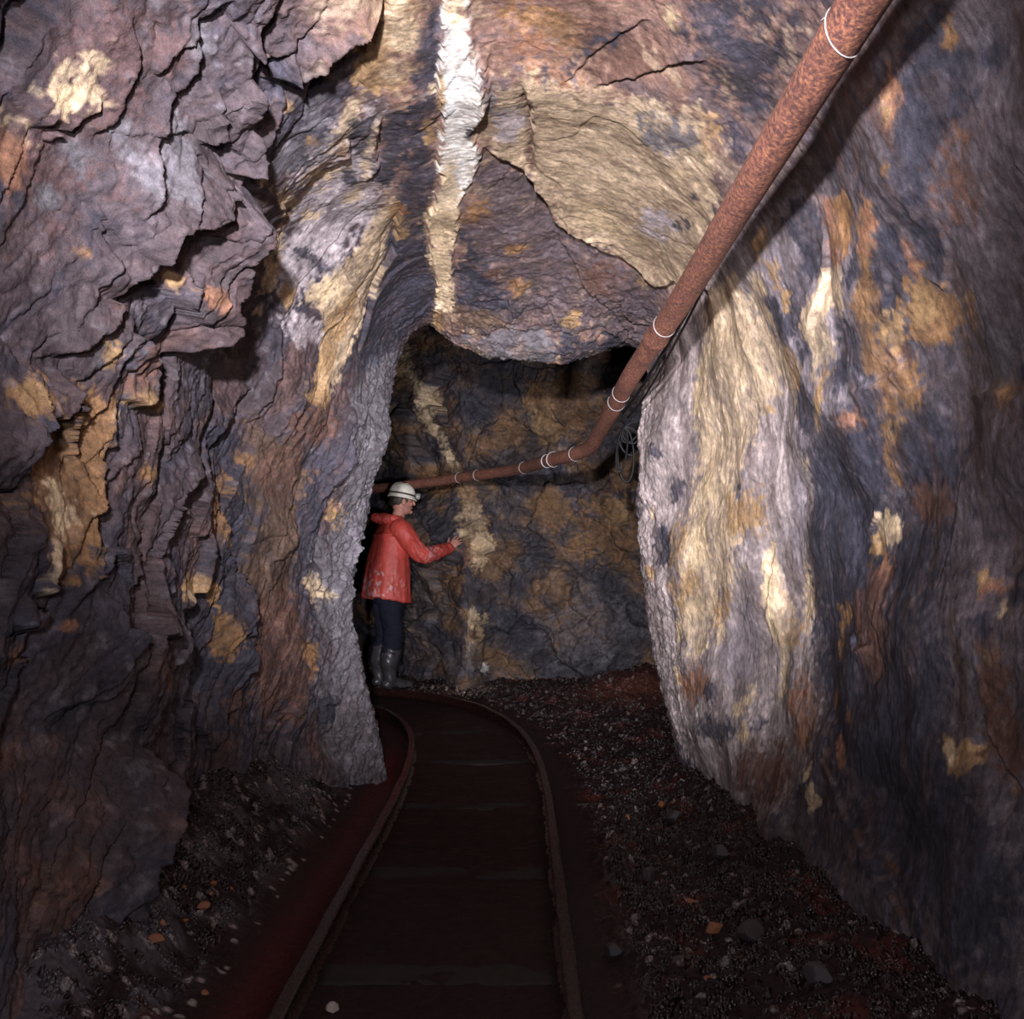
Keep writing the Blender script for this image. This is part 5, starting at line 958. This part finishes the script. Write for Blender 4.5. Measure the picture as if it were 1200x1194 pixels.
BANK_STONES = [(-1.085, 2.592, 1), (-0.912, 2.789, 1), (-0.895, 2.645, 1.2), (-0.935, 2.439, 0.9), (-0.903, 2.529, 0.6), (-0.92, 2.367, 1.3), (-0.874, 2.833, 0.7), (-1.011, 2.759, 0.5), (-0.959, 2.432, 0.6), (-0.902, 2.735, 0.6), (-0.957, 2.665, 0.5), (-1.032, 2.653, 0.6), (-0.773, 2.297, 0.7)]
BED_STONE = [(-0.442, 2.25, 1)]
RED_STONES = [(0.592, 2.682, 1.1), (0.565, 2.893, 0.9), (0.656, 4.011, 1), (0.369, 3.946, 0.8), (0.509, 2.369, 0.7), (0.488, 3.87, 0.9)]
QUARTZ = [(-0.47, 7.72, 1), (-0.33, 7.78, 0.8), (-0.4, 7.66, 0.7), (-0.25, 7.7, 0.9), (-0.55, 7.8, 0.7), (-0.18, 7.82, 0.8)]
DARK = [(0.574, 4.721, 0.8), (0.674, 3.796, 1), (0.742, 3.241, 1), (0.469, 3.138, 0.9), (0.675, 2.58, 1.1), (0.286, 2.549, 0.8), (0.452, 2.419, 1), (0.493, 5.277, 0.7), (0.762, 2.265, 1)]
# ------------------------------------------------------------------ the person at the end wall
FW = np.array([.90, .436, 0]); RT = np.array([.436, -.90, 0]); UP = np.array([0, 0, 1.0]); FEET = np.array([-1.085, 7.95, .012])
def W(f, r, u): return FEET+f*FW+r*RT+u*UP
def L(p):                                                     # world -> forward, right, up
    q = np.asarray(p)-FEET; return np.array([q@FW, q@RT, q@UP])
def bm_new(): return bmesh.new()
def bm_rings(bm, rings):
    n = len(rings); k = len(rings[0]); V = [[bm.verts.new(tuple(p)) for p in r] for r in rings]
    for i in range(n-1):
        for j in range(k): bm.faces.new((V[i][j], V[i][(j+1) % k], V[i+1][(j+1) % k], V[i+1][j]))
    bm.faces.new(V[0][::-1]); bm.faces.new(V[-1])
def bm_limb(bm, pts, rad, k=16, n=26, flat=None):
    """a smooth tapering limb with rounded ends"""
    pts = np.array(pts, float); rad = np.array(rad, float)
    D = np.concatenate([[0], np.cumsum(np.linalg.norm(np.diff(pts, axis=0), axis=1))]); q = np.linspace(0, D[-1], n)
    P = hermite(D, pts, q); R = hermite(D, rad[:, None], q)[:, 0]
    T, fr = frames(P)
    a0 = [P[0]-T[0]*R[0]*s for s in (.95, .7, .38)]; a1 = [P[-1]+T[-1]*R[-1]*s for s in (.38, .7, .95)]
    P2 = np.vstack([a0, P, a1]); R2 = np.concatenate([R[0]*np.array([.3, .7, .92]), R, R[-1]*np.array([.92, .7, .3])]); fr2 = [fr[0]]*3+fr+[fr[-1]]*3
    rings = []
    for i in range(len(P2)):
        rg = []
        for j in range(k):
            a = j*2*math.pi/k; v = math.cos(a)*fr2[i][0]+math.sin(a)*fr2[i][1]
            if flat is not None: v = v-flat[0]*(v@flat[0])*(1-flat[1])
            rg.append(P2[i]+R2[i]*v)
        rings.append(rg)
    bm_rings(bm, rings)
def bm_ball(bm, c, rf, rr, ru, sub=3, tilt=None):
    m = Matrix(((FW[0]*rf, RT[0]*rr, 0, c[0]), (FW[1]*rf, RT[1]*rr, 0, c[1]), (0, 0, ru, c[2]), (0, 0, 0, 1)))
    bmesh.ops.create_icosphere(bm, subdivisions=sub, radius=1, matrix=m)
def bm_shell(bm, rows, n=40, pw=2.3):
    """stacked super-ellipses: rows of (up, forward offset, half depth, half width[, right offset, front drop])"""
    rings = []
    for row in rows:
        u, cf, hd, hw = row[:4]; ro = row[4] if len(row) > 4 else 0; dr = row[5] if len(row) > 5 else 0
        rg = []
        for j in range(n):
            a = j*2*math.pi/n; c, s = math.cos(a), math.sin(a)
            x = math.copysign(abs(c)**(2/pw), c); y = math.copysign(abs(s)**(2/pw), s)
            rg.append(W(cf+hd*x, ro+hw*y, u-dr*x))
        rings.append(rg)
    bm_rings(bm, rings)
def remesh(name, bm, voxel, smooth=4, fac=.5):
    bmesh.ops.recalc_face_normals(bm, faces=bm.faces)
    me = bpy.data.meshes.new(name); bm.to_mesh(me); bm.free()
    o = bpy.data.objects.new(name, me); C.objects.link(o)
    r = o.modifiers.new('r', 'REMESH'); r.mode = 'VOXEL'; r.voxel_size = voxel
    if smooth: s = o.modifiers.new('s', 'SMOOTH'); s.iterations = smooth; s.factor = fac
    dg = bpy.context.evaluated_depsgraph_get(); dg.update()
    out = bpy.data.meshes.new_from_object(o.evaluated_get(dg)); out.name = name
    bpy.data.objects.remove(o); out.polygons.foreach_set('use_smooth', np.ones(len(out.polygons), bool)); return out
def coords(me):
    v = np.zeros(len(me.vertices)*3, F32); me.vertices.foreach_get('co', v); return v.reshape(-1, 3)
def vnormals(me):
    v = np.zeros(len(me.vertices)*3, F32); me.vertex_normals.foreach_get('vector', v); return v.reshape(-1, 3)
def paint(me, col):
    a = me.color_attributes.new('mineral', 'FLOAT_COLOR', 'POINT'); rgba = np.ones((len(col), 4), F32); rgba[:, :3] = col; a.data.foreach_set('color', rgba.ravel())
def cloth_material(name, rough, bump, scale, spec=.5, sss=0):
    m, nt, b = mat(name); at = node(nt, 'ShaderNodeAttribute', attribute_name='mineral'); n = noise_fac(nt, scale, 6, .65)
    r = ramp(nt, n.outputs['Fac'], [(.3, (.78,.78,.78)), (.7, (1.2,1.2,1.2))])
    mx = node(nt, 'ShaderNodeMix', data_type='RGBA', blend_type='MULTIPLY'); mx.inputs[0].default_value = 1
    nt.links.new(at.outputs['Color'], mx.inputs[6]); nt.links.new(r.outputs['Color'], mx.inputs[7]); nt.links.new(mx.outputs[2], b.inputs['Base Color'])
    b.inputs['Roughness'].default_value = rough; b.inputs['Specular IOR Level'].default_value = spec
    bp = node(nt, 'ShaderNodeBump'); bp.inputs['Strength'].default_value = bump; bp.inputs['Distance'].default_value = .004
    nt.links.new(n.outputs['Fac'], bp.inputs['Height']); nt.links.new(bp.outputs['Normal'], b.inputs['Normal']); return m
def person():
    # where the raised hand meets the rock
    def rock_y(x, z):
        d = (BACKQ[..., 0]-x)**2+(BACKQ[..., 2]-z)**2; k = np.unravel_index(np.argmin(d), d.shape); return BACKQ[k][1]
    HEAD = W(.135, -.005, 1.628)
    SH = W(.055, .185, 1.375); SHL = W(.055, -.185, 1.375)
    tip = np.array([-.452, 0, 1.335]); tip[1] = min(rock_y(-.452, 1.335), rock_y(-.47, 1.30), rock_y(-.44, 1.36))-.012
    WR = np.array([-.548, min(tip[1]-.035, 8.02), 1.232]); EL = np.array([-.768, 7.74, 1.178])
    d = tip-WR; d /= np.linalg.norm(d); pn = np.array([.25, 1, -.1]); pn -= d*(pn@d); pn /= np.linalg.norm(pn); side = np.cross(pn, d)   # side: towards the thumb
    if side[2] < 0: side = -side
    # ---- body
    bm = bm_new()
    bm_ball(bm, HEAD, .097, .074, .112); bm_ball(bm, HEAD+.018*FW-.055*UP, .068, .056, .062)
    bm_ball(bm, HEAD-.02*FW+.035*UP, .090, .077, .088)
    bm_limb(bm, [HEAD+.088*FW+.022*UP, HEAD+.108*FW-.006*UP, HEAD+.114*FW-.020*UP], [.009, .012, .0135], 10, 10)
    bm_limb(bm, [HEAD+.082*FW+.034*UP-.04*RT, HEAD+.094*FW+.036*UP, HEAD+.082*FW+.034*UP+.04*RT], [.010, .011, .010], 10, 10)
    bm_limb(bm, [HEAD+.078*FW-.052*UP-.018*RT, HEAD+.091*FW-.053*UP, HEAD+.078*FW-.052*UP+.018*RT], [.008, .010, .008], 8, 8)
    bm_ball(bm, HEAD+.078*FW-.090*UP, .020, .024, .018, 2)
    for s in (-1, 1):
        bm_ball(bm, HEAD-.008*FW-.008*UP+s*.078*RT, .020, .009, .032, 2); bm_ball(bm, HEAD+.062*FW-.022*UP+s*.040*RT, .026, .022, .024, 2)
    bm_limb(bm, [W(.06, 0, 1.36), W(.085, 0, 1.46), HEAD-.01*FW-.06*UP], [.075, .058, .055])
    bm_shell(bm, [(.80, 0, .105, .155), (.9, 0, .11, .16), (1.02, .0, .095, .14), (1.18, .025, .11, .16), (1.30, .04, .10, .165), (1.38, .05, .075, .13), (1.42, .06, .05, .07)])
    bm_limb(bm, [SH, EL, WR], [.055, .042, .028]); bm_limb(bm, [W(.05, .06, 1.35), SH], [.06, .058], 14, 8)
    EL2 = W(.0, -.27, 1.10); WR2 = W(.10, -.275, .87)
    bm_limb(bm, [SHL, EL2, WR2], [.055, .042, .028]); bm_limb(bm, [W(.05, -.06, 1.35), SHL], [.06, .058], 14, 8)
    legs = []
    for s, fo in ((1, .0), (-1, -.03)):
        hip, kn, an = W(.0, s*.085, .86), W(.022+fo*.4, s*.092, .46), W(-.005+fo, s*.10, .085); legs.append((hip, kn, an))
        bm_limb(bm, [hip, kn, an], [.082, .056, .040]); bm_limb(bm, [an-.03*FW-.03*UP, an+.08*FW-.045*UP, an+.17*FW-.055*UP], [.034, .034, .024], 12, 12)
    def hand(wr, d, pn, side, curl):
        bm_limb(bm, [wr-.02*d, wr+.035*d, wr+.075*d], [.026, .036, .037], 14, 12, (pn, .42))
        for off, ln, r0, spread in ((.030, .072, .0088, .16), (.010, .080, .0090, .05), (-.011, .074, .0086, -.06), (-.030, .058, .0078, -.18)):
            e = d*math.cos(spread)+side*math.sin(spread); b0 = wr+.062*d+off*side; pts = [b0]; ang = .10
            for seg in (.48, .30, .24):
                pts.append(pts[-1]+ln*seg*1.12*(e*math.cos(ang)+pn*math.sin(ang))); ang += curl
            bm_limb(bm, pts, [r0*1.05, r0, r0*.92, r0*.78], 10, 16)
        b0 = wr+.022*d+.022*side; e1 = .55*d+.80*side+.2*pn; e2 = .78*d+.52*side+.30*pn
        bm_limb(bm, [b0, b0+.034*e1, b0+.034*e1+.030*e2, b0+.034*e1+.056*e2], [.0135, .0115, .010, .008], 10, 16)
    hand(WR, d, pn, side, .22)
    d2 = FW*.25-.97*UP; d2 /= np.linalg.norm(d2); p2 = -RT+d2*(RT@d2); p2 = RT-d2*(RT@d2); p2 /= np.linalg.norm(p2); hand(WR2, d2, p2, np.cross(p2, d2), .35)
    me = remesh('person', bm, .0042, 3, .45); co = coords(me); q = co-HEAD.astype(F32); f_, r_, u_ = q@FW, q@RT, q@UP
    skin = np.repeat(np.array([[.46, .215, .165]], F32), len(co), 0)
    skin = skin*(1+.12*fb3(co[:, 0]*30, co[:, 1]*30, co[:, 2]*30, 3, 401))[:, None]
    lips = np.exp(-((u_+.053)/.010)**2-((f_-.09)/.02)**2-(r_/.024)**2); skin = skin+(np.array([[.32, .10, .09]], F32)-skin)*(.4*lips)[:, None]
    for s in (-1, 1):
        e = np.exp(-((u_-.012)/.008)**2-((r_-s*.034)/.013)**2-((f_-.085)/.03)**2); skin = skin+(np.array([[.03, .02, .02]], F32)-skin)*np.clip(e*1.3, 0, 1)[:, None]
        br = np.exp(-((u_-.034)/.006)**2-((r_-s*.034)/.020)**2-((f_-.09)/.03)**2); skin = skin+(np.array([[.05, .03, .02]], F32)-skin)*np.clip(br, 0, .8)[:, None]
    paint(me, np.clip(skin, 0, 1)); P = obj('person', me, cloth_material('skin', .5, .1, 120, .4))
    tag(P, 'person in red waterproof jacket and white helmet touching the mineral vein on the end wall', 'person')
    # ---- hair
    bm = bm_new(); bm_ball(bm, HEAD-.018*FW+.026*UP, .094, .081, .094, 4)
    bm_limb(bm, [HEAD-.075*FW+.01*UP-.03*RT, HEAD-.088*FW-.012*UP, HEAD-.075*FW+.01*UP+.03*RT], [.03, .034, .03], 12, 12)
    for s in (-1, 1): bm_limb(bm, [HEAD+.022*FW+.04*UP+s*.078*RT, HEAD+.024*FW-.004*UP+s*.077*RT], [.010, .006], 8, 8)
    for v in list(bm.verts):
        l = L(v.co)-L(HEAD)
        if l[0] > .045 and l[2] < .05: v.co -= Vector(FW*.05)
    hm = remesh('hair', bm, .005, 2); co = coords(hm); nn = vnormals(hm); hm.vertices.foreach_set('co', (co+nn*(.004*fb3(co[:, 0]*60, co[:, 1]*60, co[:, 2]*18, 3, 411))[:, None]).astype(F32).ravel())
    obj('hair', hm, simple('dark_hair', (.035, .024, .018), .55, 0, .4, 160, .6), P)
    # ---- jacket
    bm = bm_new()
    bm_shell(bm, [(.775, -.005, .205, .245, 0, .035), (.86, -.004, .200, .240, 0, .02), (1.0, 0, .186, .232), (1.14, .012, .170, .226), (1.26, .026, .155, .222), (1.34, .038, .138, .215), (1.395, .048, .112, .180), (1.435, .056, .092, .130), (1.475, .062, .078, .092), (1.50, .066, .072, .080)])
    cuff = WR-.012*(WR-EL)/np.linalg.norm(WR-EL)
    bm_limb(bm, [W(.055, .12, 1.355), SH+.005*UP, .5*(SH+EL)-.008*UP, EL-.004*UP, .5*(EL+WR)-.012*UP, cuff], [.085, .090, .083, .074, .064, .054], 20, 40)
    bm_limb(bm, [W(.055, -.12, 1.355), SHL, .5*(SHL+EL2), EL2, .5*(EL2+WR2), WR2], [.085, .090, .080, .072, .062, .052], 20, 40)
    jm = remesh('jacket', bm, .0058, 5); co = coords(jm).astype(float); nn = vnormals(jm); q = co-FEET; f_, r_, u_ = q@FW, q@RT, q@UP
    ang = np.arctan2(r_, f_); low = sst(1.35, .8, u_); arm = np.clip((co[:, 0]+.93)/.12, 0, 1)*(u_ > 1.05)
    # how far along the reaching arm, for creases round the sleeve
    fold = (1-arm)*low*(.026*n2(ang*2.4+.4, u_*.8, 421)+.009*n2(ang*5+.2*u_, u_*2.2, 423)) + (1-arm)*.006*fb3(co[:, 0]*9, co[:, 1]*9, co[:, 2]*5, 3, 425)
    fold += arm*(.010*n2(co[:, 0]*22+co[:, 2]*14, co[:, 2]*8, 427)+.004*fb3(co[:, 0]*24, co[:, 1]*24, co[:, 2]*24, 2, 429))
    fold += .012*np.exp(-((u_-1.33)/.012)**2)*(f_ < .0)*(1-arm)                      # the cape seam across the back
    co2 = co+nn*fold[:, None]; jm.vertices.foreach_set('co', co2.astype(F32).ravel())
    red = np.repeat(np.array([[.49, .064, .050]], F32), len(co), 0)
    n_ = fb3(co[:, 0]*5, co[:, 1]*5, co[:, 2]*4, 4, 431); n__ = fb3(co[:, 0]*40, co[:, 1]*40, co[:, 2]*22, 3, 433)
    red *= (1+.25*n_)[:, None]
    smear = .75*sst(.05, .5, n__+.35*n_)*np.clip(np.exp(-((u_-.90)/.10)**2)*np.clip(r_*6, 0, 1)*np.exp(-((f_+.05)/.13)**2)+.9*np.exp(-((u_-.92)/.13)**2)*(f_ < -.10)+arm*np.exp(-((co[:, 0]+.66)/.10)**2)*.8, 0, 1)
    red = red+(np.array([[.58, .42, .42]], F32)-red)*smear[:, None]
    paint(jm, np.clip(red, 0, 1)); jk = obj('jacket', jm, cloth_material('red_oilskin', .55, .15, 90, .4), P); jk['label'] = 'red waterproof jacket with pale mud smears'
    bm = bm_new(); pts = []; rad = []
    for a in np.linspace(-2.55, 2.55, 21):                                            # the hood lies folded round the neck
        pts.append(W(.058-.095*math.cos(a)*(1.15 if abs(a) < 1.3 else 1), .100*math.sin(a), 1.452+.036*math.cos(a)-.012*math.cos(2*a))); rad.append(.030+.020*math.exp(-(a/1.0)**2))
    bm_limb(bm, pts, rad, 16, 60); bm_limb(bm, [W(-.05, .07, 1.46), W(-.105, .0, 1.485), W(-.05, -.07, 1.46)], [.03, .042, .03], 14, 24)
    hd = remesh('hood', bm, .005, 4); co = coords(hd).astype(float); nn = vnormals(hd); w = .007*fb3(co[:, 0]*26, co[:, 1]*26, co[:, 2]*14, 3, 441)
    hd.vertices.foreach_set('co', (co+nn*w[:, None]).astype(F32).ravel()); paint(hd, np.repeat(np.array([[.49, .064, .050]], F32), len(co), 0)); obj('hood', hd, jk.data.materials[0], jk)
    # ---- trousers and boots
    bm = bm_new(); bm_shell(bm, [(.74, -.002, .125, .165), (.84, 0, .130, .175), (.95, 0, .120, .170)])
    for (hip, kn, an) in legs: bm_limb(bm, [hip+.0*UP, .5*(hip+kn)-.008*FW, kn, .62*kn+.38*an-.012*FW], [.112, .098, .086, .084], 20, 30)
    tm = remesh('trousers', bm, .0058, 4); co = coords(tm).astype(float); nn = vnormals(tm)
    w = .010*fb3(co[:, 0]*8, co[:, 1]*8, co[:, 2]*14, 3, 451); tm.vertices.foreach_set('co', (co+nn*w[:, None]).astype(F32).ravel())
    paint(tm, np.repeat(np.array([[.011, .012, .024]], F32), len(co), 0)); obj('trousers', tm, cloth_material('navy_cloth', .85, .4, 260, .2), P)
    rb = simple('wet_rubber', (.045, .043, .050), .32, 0, .5, 14, .25, .5, (.065, .062, .070)); sl = simple('muddy_sole', (.075, .050, .042), .6, 0, .4, 40, .4)
    for (hip, kn, an) in legs:
        bm = bm_new(); top = .66*kn+.34*an-.010*FW
        bm_limb(bm, [an-.02*UP, an+.09*UP-.012*FW, .5*(an+top)+.02*UP-.018*FW, top], [.056, .063, .078, .090], 20, 26)
        bm_limb(bm, [an-.035*FW-.038*UP, an+.06*FW-.034*UP, an+.135*FW-.046*UP, an+.175*FW-.052*UP], [.046, .046, .043, .034], 18, 22)
        bo = remesh('boot', bm, .005, 4); co = coords(bo).astype(float); nn = vnormals(bo); w = .004*n2(co[:, 2]*19+2*(co-FEET)@FW*6, (co-FEET)@RT*9, 461)
        co = co+nn*w[:, None]; co[:, 2] = np.maximum(co[:, 2], FEET[2]+.012); bo.vertices.foreach_set('co', co.astype(F32).ravel()); b_ = obj('boot', bo, rb, P)
        c0 = an-an[2]*UP; rings = []
        for u in (.0, .020, .024):
            rings.append([c0+FW*(.052+.140*math.cos(t))+RT*((.040+.010*math.cos(t))*math.sin(t))+UP*(FEET[2]+u-.008) for t in np.arange(40)*2*math.pi/40])
        obj('sole', from_rings('sole', rings), sl, b_)
    # ---- helmet, tipped a little forward
    HC = HEAD+.030*UP-.004*FW; tf = FW*.985-UP*.17; tf /= np.linalg.norm(tf); tu = np.cross(RT, tf); tu = tu if tu[2] > 0 else -tu
    rows = [(.0, 1.0), (.012, 1.0), (.04, .985), (.07, .93), (.095, .83), (.115, .66), (.128, .46), (.135, .24), (.1375, .04)]; rings = []
    n = 64
    def ring(h, k, ex=0, b=0):
        out = []
        for j in range(n):
            a = j*2*math.pi/n; c, s = math.cos(a), math.sin(a); rid = .007*math.exp(-(s/.16)**2)*(h > .05)*(k > .1)
            out.append(HC+tf*((.120*k+ex)*c+b)+RT*((.102*k+ex*.8)*s)+tu*(h+rid))
        return out
    prof = [ring(.004, .94), ring(-.004, 1.0, .012, .005), ring(.0, 1.0, .015, .005), ring(.006, 1.0, .010, .004)]+[ring(h, k) for h, k in rows[1:]]
    he = obj('helmet', from_rings('helmet', prof), simple('cream_helmet_shell', (.90, .84, .72), .38, 0, .22, 18, .05, .5), P); he['label'] = 'off-white mining helmet with cap lamp'
    bd = [ring(.026, .992, .003), ring(.028, .992, .0055), ring(.040, .985, .0055), ring(.042, .985, .003)]
    obj('helmet_band', from_rings('helmet_band', bd, caps=False), simple('dark_strap', (.06, .045, .04), .7, 0, .3, 90, .3), he)
    bm = bm_new(); lc = HC+tf*.125+tu*.046; T = np.array([lc-tf*.004, lc+tf*.012, lc+tf*.026, lc+tf*.034])
    tt, fr = frames(T); rr = [.022, .026, .029, .027]
    bm_rings(bm, [[T[i]+rr[i]*(math.cos(a)*fr[i][0]+math.sin(a)*fr[i][1]) for a in np.arange(24)*2*math.pi/24] for i in range(4)])
    lm = bpy.data.meshes.new('cap_lamp'); bm.to_mesh(lm); bm.free(); obj('cap_lamp', lm, simple('lamp_plastic', (.30, .30, .31), .35), he)
def lights_camera():
    sc = bpy.context.scene
    cam = bpy.data.cameras.new('camera'); co = link(bpy.data.objects.new('camera', cam)); co.location = (0, 0, HCAM); co.rotation_euler = (math.radians(90), 0, 0)
    cam.sensor_width = 36; cam.lens = 36*FPX/1200; cam.shift_y = 63/1200; cam.clip_start = .05; sc.camera = co
    def spot(name, loc, target, power, angle, blend, rad, colr=(.985, .95, 1.0)):
        l = bpy.data.lights.new(name, 'SPOT'); l.energy = power; l.spot_size = math.radians(angle); l.spot_blend = blend; l.shadow_soft_size = rad; l.color = colr
        o = link(bpy.data.objects.new(name, l)); o.location = loc; o.rotation_euler = (Vector(target)-Vector(loc)).to_track_quat('-Z', 'Y').to_euler(); return o
    spot('flash', (-.17, -.12, 1.58), (.05, 5.0, 2.25), 1280, 63, 1.0, .045)
    spot('second_flash', (.55, -.2, .78), (.05, 7.5, 1.75), 820, 40, 1.0, .12)
    l = bpy.data.lights.new('fill_light', 'POINT'); l.energy = 64; l.shadow_soft_size = .06; l.color = (.96, .94, 1); o = link(bpy.data.objects.new('fill_light', l)); o.location = (-.12, -.2, 1.25)  # weak all-round fill light, added near the camera to lift the black corners
    w = bpy.data.worlds.new('underground'); w.use_nodes = True; sc.world = w; w.node_tree.nodes['Background'].inputs['Color'].default_value = (.0, .0, .0, 1)
    vs = sc.view_settings; vs.view_transform = 'Standard'; vs.look = 'None'; vs.gamma = 1; vs.use_curve_mapping = False; vs.exposure = 0
build_tube(); build_back(); build_floor()
PP = pipe(); rails(); cables()
stones(); person()
lights_camera()
